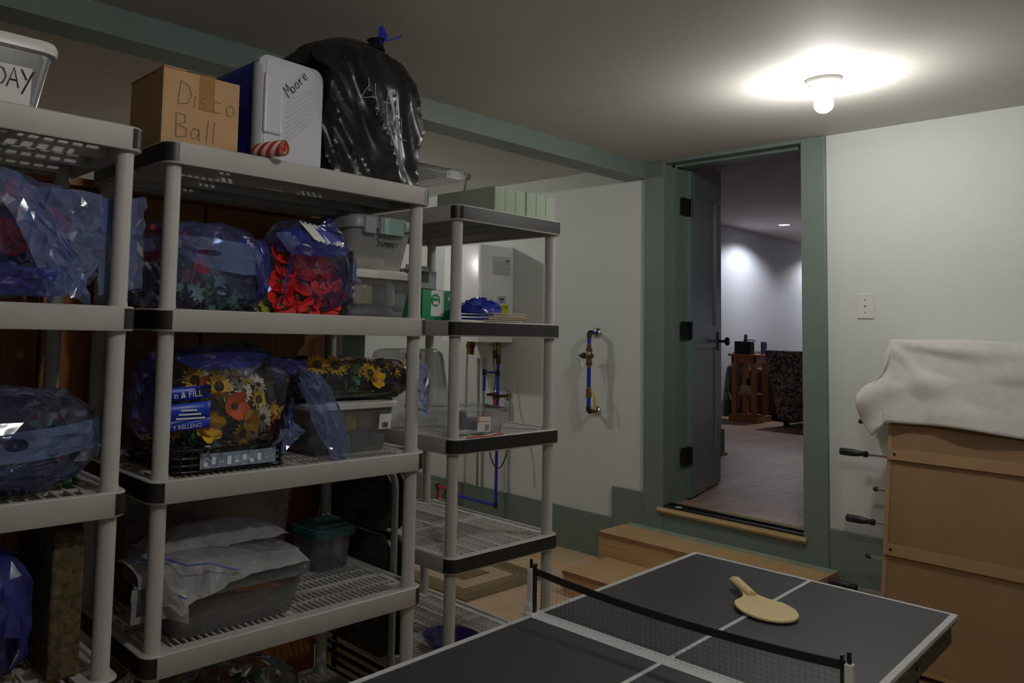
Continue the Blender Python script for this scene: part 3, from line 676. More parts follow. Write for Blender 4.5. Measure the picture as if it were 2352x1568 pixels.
# ================================================================== BAGS
def bag(name, label, c, size, mat, seed, amp=0.035, e=0.7, group=None, nu=13, nv=24):
    """crumpled film: an irregular faceted shell, every facet a flat crease-bounded patch"""
    sx, sy, sz = size
    t = thing(name, label, 'bag', c, 0, group)
    b = MB(); r = random.Random(seed)
    sg = lambda q: math.copysign(abs(q) ** e, q)
    g = []
    for i in range(nu + 1):
        row = []
        for j in range(nv):
            u = min(1, max(0, (i + (r.uniform(-.38, .38) if 0 < i < nu else 0)) / nu)); v = (j + r.uniform(-.38, .38) + 0.5 * (i % 2)) / nv
            th = PI * u; ph = 2 * PI * v
            x = sx / 2 * sg(math.sin(th)) * sg(math.cos(ph)); y = sy / 2 * sg(math.sin(th)) * sg(math.sin(ph)); z = sz / 2 + sz / 2 * sg(math.cos(th))
            n = Vector((x / sx, y / sy, (z - sz / 2) / sz)); n = n.normalized() if n.length > 1e-6 else Vector((0, 0, 1))
            big = noise.noise(Vector((x * 4 + seed, y * 4, z * 4)))
            q = Vector((x, y, z)) + n * amp * (r.uniform(-.55, .2) + 0.9 * big)
            q = clear_posts(q + Vector(c)) - Vector(c)
            row.append(b.v((q.x, q.y, max(0.0, q.z))) if 0 < i < nu or j == 0 else row[0])
        g.append(row)
    for i in range(nu):
        for j in range(nv):
            k = (j + 1) % nv; q = [g[i][j], g[i][k], g[i + 1][k], g[i + 1][j]]
            a_, c2 = ((0, 1, 2), (0, 2, 3)) if r.random() < .5 else ((0, 1, 3), (1, 2, 3))
            for tri in (a_, c2):
                vs = [q[m] for m in tri]
                if len(set(vs)) == 3: b.face(vs)
    b.build('bag_film', mat, t)
    return t
FRONT_POSTS = ((0.856, 1.778), (1.698, 1.778), (0.709, 1.726)); REAR_POSTS = ((0.856, 2.206), (1.698, 2.206), (0.709, 2.154))
def clear_posts(w):
    for px_, py_ in FRONT_POSTS:
        if abs(w.x - px_) < 0.052 and w.y < py_ + 0.026: w.y = py_ + 0.026
    for px_, py_ in REAR_POSTS:
        if abs(w.x - px_) < 0.05 and w.y > py_ - 0.026: w.y = py_ - 0.026
    return w
def flap(parent, fn, mat='film', name='film_flap', nu=26, nv=16, seed=0, amp=0.015, f=5, avoid=True, hole=None):
    """loose crumpled film: coarse irregular triangles"""
    nu = max(4, int(nu * 0.5)); nv = max(3, int(nv * 0.55)); r = random.Random(seed + 100)
    b = MB(); g = []
    for i in range(nu + 1):
        row = []
        for j in range(nv + 1):
            u = (i + (r.uniform(-.35, .35) if 0 < i < nu else r.uniform(-.12, .12))) / nu; v = (j + (r.uniform(-.35, .35) if 0 < j < nv else r.uniform(-.12, .12))) / nv
            u, v = max(0, min(1, u)), max(0, min(1, v))
            p = Vector(fn(u, v)) + Vector((r.uniform(-.3, .3), r.uniform(-1, 1), r.uniform(-.3, .3))) * amp * 0.6
            if avoid: p = clear_posts(p + parent.location) - parent.location
            row.append(b.v(p))
        g.append(row)
    for i in range(nu):
        for j in range(nv):
            q = [g[i][j], g[i + 1][j], g[i + 1][j + 1], g[i][j + 1]]
            for tri in (((0, 1, 2), (0, 2, 3)) if r.random() < .5 else ((0, 1, 3), (1, 2, 3))): b.face([q[m] for m in tri])
    if hole:      # a real opening cut through the film
        hx, hz, rx_, rz_ = hole
        for k in range(3):
            ed = [e_ for e_ in b.bm.edges if any(abs(v_.co.x - hx) < rx_ * 1.5 + 0.03 / (k + 1) and abs(v_.co.z - hz) < rz_ * 1.5 + 0.03 / (k + 1) for v_ in e_.verts)]
            bmesh.ops.subdivide_edges(b.bm, edges=ed, cuts=1, use_grid_fill=True)
            bmesh.ops.triangulate(b.bm, faces=[f_ for f_ in b.bm.faces if len(f_.verts) > 3])
        for v_ in b.bm.verts:      # pull nearby points onto the rim
            d_ = math.hypot((v_.co.x - hx) / rx_, (v_.co.z - hz) / rz_)
            if 0.75 < d_ < 1.3: v_.co.x = hx + (v_.co.x - hx) / d_; v_.co.z = hz + (v_.co.z - hz) / d_
        gone = [f_ for f_ in b.bm.faces if math.hypot((f_.calc_center_median().x - hx) / rx_, (f_.calc_center_median().z - hz) / rz_) < 0.97]
        bmesh.ops.delete(b.bm, geom=gone, context='FACES')
    return b.build(name, mat, parent)
def wrap(parent, size, e, p0, p1, z0, z1, mat, seed, amp=0.006, off=0.006, name='film_fold', nu=26, nv=16, hole=None):
    """film patch lying on the bag's own surface between two bearings (degrees, -90 = shelf front) and two heights"""
    sx, sy, sz = size; sg = lambda q: math.copysign(abs(q) ** e, q)
    def fn(u, v):
        a = math.radians(p0 + (p1 - p0) * u)
        lo_ = z0(u) if callable(z0) else z0; hi = z1(u) if callable(z1) else z1
        z = lo_ + (hi - lo_) * v
        R = max(0.0, 1 - abs(2 * z / sz - 1) ** (2 / e)) ** (e / 2)
        x = sx / 2 * R * sg(math.cos(a)); y = sy / 2 * R * sg(math.sin(a))
        return Vector((x, y, z)) + Vector((x / sx, y / sy, 0.15)) * off * 2
    return flap(parent, fn, mat, name, nu, nv, seed, amp, hole=hole)
def shard(parent, a, c, tip, mat, seed, amp=0.010, nu=14, nv=14):
    a, c, tip = Vector(a), Vector(c), Vector(tip)
    return flap(parent, lambda u, v: a.lerp(c, u).lerp(tip, v * 0.94) + Vector((0, -0.02 * math.sin(PI * u) * (1 - v), 0)), mat, 'film_point', nu, nv, seed, amp)
# --- flowers
def petal(b, r, w, ang, cup, n=4, droop=0.0):
    ca, sa = math.cos(ang), math.sin(ang)
    rows = []
    for i in range(n + 1):
        t_ = i / n; wid = w * math.sin(PI * (0.12 + 0.80 * t_)) ** 0.8; rad = r * (0.15 + 0.85 * t_); z = cup * r * t_ ** 1.6 - droop * r * t_ ** 3
        row = []
        for j in (-1, 0, 1):
            row.append(b.v((rad * ca - j * wid * sa, rad * sa + j * wid * ca, z + abs(j) * 0.12 * wid)))
        rows.append(row)
    for a, c in zip(rows, rows[1:]):
        for j in range(2): b.face([a[j], a[j + 1], c[j + 1], c[j]])
def poppy(mat, r, n=5, cup=0.55, w=0.52):
    b = MB()
    for k in range(n): petal(b, r, w * r, 2 * PI * k / n + 0.1 * (k % 2), cup + 0.15 * (k % 2))
    return b.mesh('flower', mat, True)
def daisy(mat, r, n=14):
    b = MB()
    for k in range(n): petal(b, r, 0.13 * r, 2 * PI * k / n, 0.12 + 0.12 * (k % 2), 4, 0.05)
    for k in range(n): petal(b, r * 0.8, 0.12 * r, 2 * PI * (k + .5) / n, 0.3, 3)
    return b.mesh('flower', mat, True)
def centre(mat, r): return MB().lathe([(r, 0), (r * 0.9, r * 0.35), (r * 0.5, r * 0.6), (0.0004, r * 0.68)], 10).mesh('flower_centre', mat, True)
def leafm(mat, r, lobes=False):
    b = MB()
    out = [(0, 0), (.22, .16), (.5, .30), (.8, .20), (1.0, 0.0)] if not lobes else [(0, 0), (.05, .42), (.32, .24), (.5, .62), (.66, .25), (1.0, 0)]
    c = [b.v((x * r, 0, 0.10 * r * math.sin(x * 3))) for x, _ in out]
    l = [b.v((x * r, y * r, 0.10 * r * math.sin(x * 3) + 0.12 * y * r)) for x, y in out[1:-1]]
    q = [b.v((x * r, -y * r, 0.10 * r * math.sin(x * 3) + 0.12 * y * r)) for x, y in out[1:-1]]
    for s_ in (l, q):
        b.face([c[0], s_[0], c[1]])
        for i in range(len(s_) - 1): b.face([c[i + 1], s_[i], s_[i + 1], c[i + 2]])
        b.face([c[-2], s_[-1], c[-1]])
    return b.mesh('leaf', mat, True)
FM = {'poppy': poppy('redfl', 0.040), 'poppyo': poppy('orafl', 0.036), 'yrose': poppy('yelfl', 0.037, 6, 0.6, 0.45), 'sun': daisy('yelfl', 0.042), 'wdaisy': daisy('whifl', 0.036, 12)}
CM = {'poppy': centre('centerol', 0.0115), 'poppyo': centre('center', 0.010), 'yrose': centre('orafl', 0.010), 'sun': centre('center', 0.016), 'wdaisy': centre('centerol', 0.009)}
LM = {'leaf': leafm('leaf', 0.055), 'teal': leafm('leafteal', 0.05, True), 'dark': leafm('leaf', 0.05, True), 'yel': leafm('leafyel', 0.06, True)}
def face_rot(n, spin=0):
    q = Vector((0, 0, 1)).rotation_difference(Vector(n).normalized()); e = (q.to_matrix() @ Matrix.Rotation(spin, 3, 'Z')).to_euler(); return e
def bouquet(label, c, flowers, leaves, seed, name='artificial_bouquet', stems='leaf'):
    t = thing(name, label, 'bouquet', c)
    r = random.Random(seed)
    b = MB()
    for k, (kind, x, y, z, n, s) in enumerate(flowers):
        f = link('flower', FM[kind], t, 0, (x, y, z), face_rot(n, r.uniform(0, 6))); f.scale = (s, s, s)
        link('flower_centre', CM[kind], f, 0, (0, 0, 0.004))
        p = Vector((x, y, z)); b.tube([p - Vector(n).normalized() * 0.003, p.lerp(Vector((0, 0.02, 0.05)), 0.5), Vector((0, 0.03, 0.02))], 0.002, 5)
    for kind, x, y, z, s in leaves:
        n = Vector((r.uniform(-.6, .6), -1 + r.uniform(-.2, .6), r.uniform(-.2, .9)))
        l = link('leaf', LM[kind], t, 0, (x, y, z), face_rot(n, r.uniform(0, 6.28))); l.scale = (s, s, s)
        if not flowers: b.tube([(x, y, z), (x * .5, y * .5 + 0.02, z * .5), (0, 0.03, 0.02)], 0.0016, 4)
    b.build('stems', stems, t)
    return t
def scatter(kinds, n, size, seed, s=(0.8, 1.2), front=0.5):
    r = random.Random(seed); out = []
    sx, sy, sz = size
    for k in range(n):
        x = r.uniform(-.5, .5) * sx; z = r.uniform(0.05, 1.0) * sz
        lim = math.sqrt(max(0.05, 1 - (2 * x / sx) ** 2))
        y = -sy / 2 * lim * r.uniform(front, 1.0)
        out.append((r.choice(kinds), x, y, z * (0.6 + 0.4 * lim), r.uniform(*s)))
    return out
# --- ivy bag (unit 1, second shelf)
bouquet('bunch of grey-green ivy and red blooms inside a blue bag', (1.008, 1.95, ZS[1]),
        [('poppy', -0.13, -0.02, 0.185, (-.2, -.8, .5), 1.0), ('poppy', -0.06, -0.01, 0.195, (0, -.9, .4), 0.9), ('poppy', -0.155, -0.05, 0.155, (-.3, -1, .2), 0.8), ('poppy', 0.0, -0.02, 0.18, (.1, -.9, .3), 0.8), ('poppy', -0.04, -0.12, 0.12, (0, -1, .2), 0.6)],
        scatter(['teal', 'teal', 'dark', 'leaf'], 75, (0.31, 0.24, 0.13), 5, (0.55, 0.95)) + [('yel', 0.145, -0.115, 0.035, 1.0), ('yel', 0.14, -0.12, 0.045, 0.8), ('yel', 0.15, -0.12, 0.03, 0.8)], 11)
t = bag('plastic_bag', 'blue tinted bag of ivy with a slotted handle, left of the poppy bag', (1.005, 1.935, ZS[1]), (0.385, 0.33, 0.25), 'film', 3, 0.045, nu=11, nv=20)
BS = (0.385, 0.33, 0.25)
f_ = wrap(t, BS, 0.7, -172, -50, lambda u: 0.125 + 0.025 * math.sin(u * 6), lambda u: 0.172 + 0.02 * math.sin(u * 3), 'filmpale', 2, 0.005, 0.008, 'handle_flap', 26, 8, hole=(-0.045, 0.153, 0.036, 0.0075))
wrap(t, BS, 0.7, -70, -20, lambda u: 0.11 - 0.10 * math.sin(PI * u), 0.20, 'filmdeep', 7, 0.010, 0.010)
wrap(t, BS, 0.7, -175, -60, 0.18, 0.235, 'film', 9, 0.006, 0.006)
lb = flap(t, lambda u, v: (0.075 + 0.10 * u, -0.115 + 0.05 * u, 0.212 - 0.035 * u - 0.028 * v), 'bluelab', 'printed_label', 10, 4, 4, 0.004)
for k in range(5): bx('label_print', 'paper', lb, 0.088 + 0.016 * k, 0.099 + 0.016 * k, -0.1285 + 0.009 * k, -0.1275 + 0.009 * k, 0.190 - 0.006 * k, 0.202 - 0.006 * k)
# --- poppy bag
fl_ = []
r_ = random.Random(21)
for z, xs in ((0.025, (-0.075, -0.01, 0.05)), (0.06, (-0.09, -0.04, 0.02, 0.075)), (0.10, (-0.095, -0.03, 0.025, 0.08)), (0.138, (-0.075, -0.02, 0.04)), (0.168, (-0.085, 0.015))):
    for x in xs: fl_.append(('poppy', x + r_.uniform(-.008, .008) - 0.02, -0.078 + 1.6 * x * x + 0.2 * max(0, z - 0.1), z + r_.uniform(-.006, .006), (x * 4, -1, (z - 0.07) * 4), r_.uniform(0.85, 1.08)))
bouquet('bunch of red artificial poppies with dark centres in a blue bag', (1.318, 1.87, ZS[1]), fl_, scatter(['leaf', 'dark'], 14, (0.2, 0.1, 0.16), 8, (0.5, 0.8), 0.2), 31)
t = bag('plastic_bag', 'blue tinted bag of red poppies with a folded paper plate on top', (1.318, 1.865, ZS[1]), (0.275, 0.27, 0.275), 'film', 8, 0.042, 0.8, nu=10, nv=18)
MB().grid(lambda u, v: (-0.075 + 0.105 * u + 0.025 * v, -0.088 - 0.045 * v, 0.266 - 0.055 * v - 0.01 * u + 0.0025 * math.sin(u * 40)), 28, 4).build('paper_plate', 'paper', t, True, solid=0.0015)
BS = (0.275, 0.27, 0.275)
wrap(t, BS, 0.8, -165, -25, lambda u: 0.185 - 0.035 * math.sin(PI * u) + 0.03 * u, lambda u: 0.235 + 0.03 * math.sin(PI * u), 'filmdeep', 12, 0.008, 0.006)
wrap(t, BS, 0.8, -55, 5, 0.02, 0.20, 'film', 15, 0.012, 0.012)
wrap(t, BS, 0.8, -60, -10, 0.10, 0.16, 'filmpale', 16, 0.010, 0.014)
shard(t, (0.08, -0.10, 0.04), (0.09, -0.09, 0.19), (0.162, -0.112, 0.085), 'film', 71)
shard(t, (-0.10, -0.10, 0.16), (-0.06, -0.08, 0.24), (-0.155, -0.09, 0.225), 'filmpale', 72)
shard(t, (-0.02, -0.09, 0.25), (0.10, -0.08, 0.235), (0.045, -0.07, 0.292), 'filmdeep', 73)
shard(t, (-0.12, -0.11, 0.17), (-0.13, -0.10, 0.06), (-0.150, -0.12, 0.02), 'filmdeep', 74)
# --- sunflower bag (third shelf, front)
fl_ = [('sun', -0.105, -0.135, 0.165, (-.2, -1, .1), 1.05), ('sun', -0.09, -0.10, 0.215, (-.1, -1, .5), 0.9), ('poppyo', -0.065, -0.12, 0.195, (0, -1, .4), 0.9), ('yrose', -0.075, -0.15, 0.105, (-.05, -1, -.1), 1.1),
       ('poppyo', 0.005, -0.145, 0.15, (0, -1, .1), 1.05), ('yrose', 0.045, -0.15, 0.112, (.2, -1, 0), 0.85), ('wdaisy', 0.10, -0.135, 0.115, (.35, -1, 0), 1.15), ('wdaisy', 0.005, -0.11, 0.215, (.1, -1, .5), 0.95),
       ('wdaisy', 0.05, -0.115, 0.185, (.2, -1, .4), 0.9), ('wdaisy', 0.105, -0.10, 0.20, (.4, -.9, .5), 0.9), ('sun', 0.065, -0.09, 0.225, (.2, -.8, .7), 0.85), ('sun', 0.095, -0.12, 0.16, (.4, -1, .3), 0.8),
       ('yrose', 0.145, -0.10, 0.125, (.7, -1, .1), 0.85), ('sun', -0.02, -0.08, 0.245, (0, -.7, .8), 0.9), ('yrose', -0.055, -0.07, 0.255, (-.1, -.7, .8), 0.7), ('sun', -0.16, -0.12, 0.10, (-.5, -1, 0), 0.8), ('poppyo', 0.14, -0.10, 0.09, (.6, -1, 0), 0.8), ('sun', -0.035, -0.13, 0.20, (0, -1, .3), 0.9), ('wdaisy', -0.02, -0.12, 0.185, (0, -1, .3), 0.8), ('yrose', 0.03, -0.10, 0.24, (.1, -.9, .6), 0.8), ('sun', 0.03, -0.15, 0.075, (.1, -1, -.1), 0.75), ('yrose', -0.13, -0.14, 0.125, (-.3, -1, 0), 0.8), ('wdaisy', 0.075, -0.13, 0.075, (.3, -1, -.1), 0.7)]
bouquet('mixed sunflowers, white daisies and orange blooms in a black basket', (1.07, 1.955, ZS[2] + 0.02), fl_, scatter(['leaf', 'dark', 'leaf'], 46, (0.33, 0.24, 0.13), 15, (0.6, 1.0), 0.4) + scatter(['leaf'], 16, (0.3, 0.2, 0.25), 16, (0.6, 1.0), 0.1), 41)
t = thing('wire_basket', 'black wire basket holding the mixed flowers', 'basket', (1.075, 1.95, ZS[2]))
b = MB()
for z in (0.008, 0.024, 0.042, 0.062):
    lp = rr(0.35, 0.29, 0.04, 4, 0, 0, z); b.tube(lp + [lp[0]], 0.0035, 6)
for k in range(-5, 6): b.tube([(k * 0.03, -0.145, 0.004), (k * 0.03, -0.147, 0.066)], 0.0025, 5)
b.build('basket_wires', 'blk', t, True)
bx('basket_base', 'blk', t, -0.165, 0.165, -0.135, 0.135, 0.001, 0.006)
cd = bx('printed_card', plain('blue_white_card', (0.22, 0.27, 0.36), 0.4, 0.5, 60), t, -0.10, 0.13, -0.153, -0.1505, 0.014, 0.052)
for k in range(9): bx('card_print', 'paper', cd, -0.09 + k * 0.023, -0.078 + k * 0.023, -0.1538, -0.1529, 0.020 + (k % 3) * 0.004, 0.030 + (k % 2) * 0.012)
t = bag('plastic_bag', 'clear and blue bag full of sunflowers and daisies with blue printed labels', (1.075, 1.95, ZS[2]), (0.43, 0.375, 0.33), 'filmclear', 5, 0.042, 0.72, nu=12, nv=22)
for k, (z, h, txt, sz) in enumerate(((0.205, 0.034, 'n & FILL', 0.022), (0.160, 0.042, '', 0.013), (0.127, 0.028, 'Y RELLENO', 0.0150))):
    lb = MB().grid(lambda u, v: (-0.215 + 0.125 * u, -0.148 - 0.028 * math.sin(u * 1.5), z + h * (v - .5) + 0.010 * u), 10, 2).build('printed_label', 'bluelab', t, True, solid=0.001)
    if not txt:
        for q in range(3): bx('label_print', 'paper', lb, -0.185 + 0.006 * q, -0.105 - 0.012 * q, -0.1795, -0.1785, z - 0.013 + q * 0.010, z - 0.009 + q * 0.010)
    else: letters(txt, sz, 'paper', lb, (-0.190, -0.1735, z - h * 0.2), (PI / 2, -0.08, -0.13))
BS = (0.43, 0.375, 0.33)
wrap(t, BS, 0.72, -178, -10, lambda u: 0.282 + 0.018 * math.sin(u * 9 + 1), 0.324, 'filmdeep', 21, 0.010, 0.006, nu=32)
wrap(t, BS, 0.72, -50, 0, lambda u: 0.10 - 0.09 * u, lambda u: 0.16 + 0.11 * u, 'filmdeep', 23, 0.014, 0.010)
wrap(t, BS, 0.72, -62, -20, 0.012, 0.10, 'filmpale', 24, 0.012, 0.012)
wrap(t, BS, 0.72, -190, -150, 0.10, 0.30, 'filmdeep', 25, 0.010, 0.008)
wrap(t, BS, 0.72, -150, -105, 0.012, lambda u: 0.10 - 0.05 * u, 'filmclear', 27, 0.016, 0.006)
shard(t, (-0.05, -0.13, 0.29), (0.10, -0.12, 0.285), (0.02, -0.175, 0.245), 'filmpale', 75)
shard(t, (0.12, -0.10, 0.30), (0.16, -0.09, 0.19), (0.235, -0.15, 0.285), 'filmdeep', 76)
shard(t, (0.15, -0.13, 0.02), (0.17, -0.12, 0.14), (0.225, -0.16, 0.09), 'filmpale', 77)
shard(t, (-0.16, -0.10, 0.27), (-0.19, -0.06, 0.20), (-0.235, -0.08, 0.30), 'filmdeep', 78)
# --- black sunflower bag on the barcode bin
zt_ = ZS[2] + 0.158
fl_ = [('sun', -0.13 + 0.075 * k, -0.095 + 0.01 * (k % 2), 0.098 - 0.004 * k, (0.15 * (k - 2), -.75, .75), 0.95) for k in range(6)] + [('yrose', 0.065, -0.135, 0.055, (0, -1, .2), 0.8), ('sun', 0.05, -0.125, 0.075, (0.1, -1, .4), 0.8)]
bouquet('row of yellow sunflowers along the top of the black bag', (1.53, 1.975, zt_ + 0.012), fl_, scatter(['leaf', 'dark'], 22, (0.42, 0.26, 0.08), 19, (0.7, 1.0), 0.9), 51)
content('black_cloth', 'folded black cloth bundle under the yellow sunflowers', 'cloth', 'trash', (1.535, 1.985, zt_), (0.44, 0.24, 0.075), rough=0.4, seed=17, n=20)
t = bag('plastic_bag', 'clear bag of black cloth and sunflowers lying on the barcode bin', (1.53, 1.975, zt_), (0.50, 0.31, 0.135), 'filmclear', 14, 0.022, 0.55, nu=11, nv=26)
def tail(u, v):   # gathered end drooping round the right side of the post
    sv = (v - .5) * 2; r = 0.018 + 0.052 * math.sin(PI * min(1, 0.12 + u * 0.75))
    if u < 0.55: q = u / 0.55; x, y = 0.200 + 0.018 * math.sin(q * PI / 2), -0.13 - 0.098 * q
    else: q = (u - 0.55) / 0.45; x, y = 0.218 - 0.052 * q, -0.228 - 0.012 * math.sin(q * PI / 2)
    return (x, y, 0.086 - 0.085 * u + r * sv)
flap(t, tail, 'filmpale', 'gathered_end', 20, 18, 31, 0.006, avoid=False)
def tail2(u, v):
    a = (v - .5) * 2.2; r = 0.03 + 0.075 * math.sin(PI * min(1, u * 0.85))
    return (-0.25 + 0.16 * u + r * math.cos(a) * .3, -0.165 - 0.02 * u + r * math.sin(a) * 0.6 * 0, 0.09 - 0.225 * u + r * math.sin(a))
flap(t, tail2, 'filmpale', 'gathered_end', 26, 20, 33, 0.016)
# --- unit 0 bags
bouquet('red cloth flowers inside the big blue bag on the DAY unit', (0.47, 1.90, ZS[1] + 0.04),
        [('poppy', -0.20 + 0.06 * k + 0.01 * (k % 2), -0.05 - 0.03 * (k % 2), 0.14 + 0.05 * ((k * 2) % 3) - 0.01 * k, (0.05 * k - .2, -1, .4), 1.1) for k in range(7)] + [('poppyo', -0.12 + 0.07 * k, -0.09, 0.10, (0, -1, .2), 1.1) for k in range(4)],
        scatter(['leaf', 'dark'], 16, (0.4, 0.2, 0.15), 29, (0.7, 1.1), 0.3), 61)
t = bag('plastic_bag', 'big crumpled blue bag of red flowers spilling over the shelf front', (0.43, 1.885, ZS[1]), (0.56, 0.36, 0.305), 'film', 23, 0.035, 0.75)
flap(t, lambda u, v: (-0.02 + 0.10 * u + 0.14 * v, -0.17 - 0.04 * math.sin(PI * v), 0.27 - 0.26 * v + 0.02 * math.sin(u * 4)), 'filmpale', 'film_fold', 14, 30, 41, 0.014)
def sp(u, v):
    a = (u - .5) * 2.2
    return (0.135 + (0.05 + 0.10 * v) * math.sin(a) + 0.03 * v, -0.165 - 0.05 * math.cos(a) * (1 - 0.5 * v), 0.02 + 0.235 * v)
flap(t, sp, 'filmpale', 'film_fold', 30, 24, 43, 0.016)
flap(t, lambda u, v: (0.24 + 0.10 * u, -0.17 + 0.02 * u, 0.03 + 0.22 * v + 0.02 * u), 'filmpale', 'film_fold', 16, 22, 45, 0.012)
flap(t, lambda u, v: (-0.15 + 0.27 * u, -0.19 - 0.02 * v, 0.02 + 0.08 * v * (1 - u * .3)), 'filmdeep', 'film_fold', 24, 10, 47, 0.010)
lb = flap(t, lambda u, v: (-0.16 + 0.065 * u, -0.195, 0.06 + 0.075 * v + 0.015 * u), 'bluelab', 'printed_label', 8, 8, 48, 0.004)
for k in range(4): bx('label_print', 'paper', lb, -0.15, -0.105, -0.2035, -0.2025, 0.068 + k * 0.016, 0.074 + k * 0.016)
bouquet('dark green leaves in the bag on the third shelf of the DAY unit', (0.44, 1.90, ZS[2]), [], scatter(['dark', 'leaf'], 60, (0.52, 0.30, 0.16), 37, (0.7, 1.1), 0.4), 71)
t = bag('plastic_bag', 'blue bag of dark leaves with a round handle hole, on the DAY unit', (0.44, 1.90, ZS[2]), (0.57, 0.36, 0.235), 'film', 27, 0.035, 0.72)
BS = (0.57, 0.36, 0.235)
f_ = wrap(t, BS, 0.72, -165, -20, lambda u: 0.06 + 0.04 * u, lambda u: 0.125 + 0.04 * u, 'filmpale', 51, 0.008, 0.008, 'handle_flap', 30, 8, hole=(0.06, 0.122, 0.026, 0.014))
wrap(t, BS, 0.72, -150, -30, 0.01, 0.07, 'film', 52, 0.014, 0.008)
o = bx('cardboard_carton', 'card', None, 0.10, 0.42, 2.088, 2.178, ZS[2], ZS[2] + 0.30, 0.003); tag(o, 'plain cardboard carton behind the leaf bag on the DAY unit', 'box')
t = bag('plastic_bag', 'deep purple blue bag hanging beside the brown coir block', (0.388, 1.88, ZS[3]), (0.425, 0.34, 0.33), 'filmdeep', 35, 0.045, 0.75, nu=9, nv=17)
BS = (0.42, 0.34, 0.33)
wrap(t, BS, 0.75, -95, -45, lambda u: 0.08 - 0.06 * math.sin(u * 7), 0.31, 'filmdeep', 55, 0.016, 0.014, nu=14, nv=12)
wrap(t, BS, 0.75, -130, -90, 0.02, 0.30, 'filmdeep', 56, 0.014, 0.010, nu=12, nv=10)
wrap(t, BS, 0.75, -160, -75, 0.02, lambda u: 0.17 - 0.10 * u, 'filmpale', 57, 0.008, 0.012, nu=14, nv=10)
content('dark_bundle', 'dark bundle inside the deep purple blue bag', 'bundle', 'navy', (0.375, 1.895, ZS[3] + 0.004), (0.33, 0.24, 0.25), seed=37)
o = bx('coir_block', 'coir', None, 0.606, 0.678, 1.765, 2.03, ZS[3], ZS[3] + 0.325, 0.008); tag(o, 'brown coir block standing in the DAY unit', 'block')
# --- lowest shelf unit 1
bouquet('grey-green ivy on the lowest shelf below the long clear bin', (1.12, 1.97, ZS[4]), [], scatter(['teal', 'dark', 'teal'], 80, (0.46, 0.34, 0.24), 47, (0.7, 1.0), 0.3), 81)
t = bag('plastic_bag', 'clear bag of ivy with a blue label on the lowest shelf', (1.12, 1.97, ZS[4]), (0.52, 0.40, 0.27), 'filmclear', 45, 0.03, 0.75)
lb = flap(t, lambda u, v: (0.10 + 0.16 * u, -0.175 + 0.03 * u, 0.13 - 0.07 * v - 0.02 * u), 'bluelab', 'printed_label', 8, 6, 49, 0.005)
for k in range(3): bx('label_print', 'paper', lb, 0.13, 0.22, -0.182, -0.181, 0.062 + k * 0.018, 0.067 + k * 0.018, 0, Matrix.Rotation(0.0, 4, 'X'))

# --- milky plastic sheet over the long bin
t = thing('plastic_sheet', 'crumpled milky plastic zip bags draped over the long clear bin', 'plastic sheet', (1.08, 1.92, ZS[3]))
zl = 0.14
flap(t, lambda u, v: (-0.255 + 0.48 * u, -0.17 + 0.27 * v, zl + 0.012 + 0.055 * math.sin(PI * v) * (0.7 + 0.3 * math.sin(u * 5)) - (0.07 if v < 0.08 else 0) * max(0, 1 - u * 1.6)), 'filmmilk', 'film_sheet', 44, 26, 61, 0.013, 6)
flap(t, lambda u, v: (-0.27 + 0.12 * u, -0.168 - 0.018 * v, zl + 0.01 - 0.085 * v), 'filmmilk', 'hanging_corner', 14, 12, 63, 0.012)
flap(t, lambda u, v: (-0.19 + 0.42 * u, -0.06 + 0.15 * v, zl + 0.06 + 0.055 * math.sin(PI * u) ** .5 * math.sin(PI * v)), 'filmmilk', 'film_sheet', 34, 18, 65, 0.016, 6)
for yy, z0 in ((-0.15, 0.072), (-0.172, 0.01)):
    MB().tube([(-0.26 + (0.26 if z0 > 0.05 else 0.10) * k / 12, (-0.108 if -0.26 + (0.26 if z0 > 0.05 else 0.10) * k / 12 < -0.170 else yy - 0.018), zl + z0 - 0.045 * (k / 12) ** 2 * (1 if z0 > 0.05 else .4) + 0.003 * math.sin(k)) for k in range(13)], 0.0016, 5).build('zip_strip', 'bluelab', t)

# ================================================================== TOP SHELF OF UNIT 1
t = thing('cardboard_box', 'brown cardboard box handwritten Disco Ball', 'box', (0.832, 1.80, ZS[0]), 0)
bx('box_body', 'card', t, 0, 0.218, 0, 0.205, 0, 0.203, 0.002)
bx('packing_tape', 'tape', t, 0.098, 0.142, -0.0012, 0.0002, 0.112, 0.2035)
bx('packing_tape', 'tape', t, 0.098, 0.142, 0.0, 0.205, 0.2028, 0.2042)
bx('top_flap', 'card', t, -0.002, 0.06, -0.002, 0.207, 0.2032, 0.2062); bx('corner_flap', 'card', t, -0.003, 0.0, 0.0, 0.02, 0.0, 0.206)
handwrite('Disco', 0.062, 'pencil', t, (0.038, -0.0012, 0.115), (0, math.radians(2), 0), 0.0009, 0.15)
handwrite('Ball', 0.062, 'pencil', t, (0.034, -0.0012, 0.030), (0, math.radians(1), 0), 0.0009, 0.18)
t = thing('cooler', 'blue cooler with white lid handwritten Moore, standing on its side', 'cooler', (1.222, 1.80, ZS[0]), math.radians(3))
b = MB()
def crr(w, h, r, y): return [(x, y, z) for x, z, _ in rr(w, h, r, 6, 0, h / 2, 0)]
b.loops([crr(0.205, 0.285, 0.03, 0.40), crr(0.215, 0.295, 0.032, 0.38), crr(0.222, 0.302, 0.032, 0.035)]); 
b.bm.normal_update(); b.build('cooler_body', 'coolblue', t, True, loc=(0, 0, 0.004))
b = MB(); b.loops([crr(0.226, 0.308, 0.034, 0.036), crr(0.232, 0.312, 0.034, 0.03), crr(0.230, 0.310, 0.034, 0.006), crr(0.214, 0.294, 0.03, -0.004), crr(0.20, 0.28, 0.03, -0.004)])
b.build('cooler_lid', 'coolwhite', t, True)
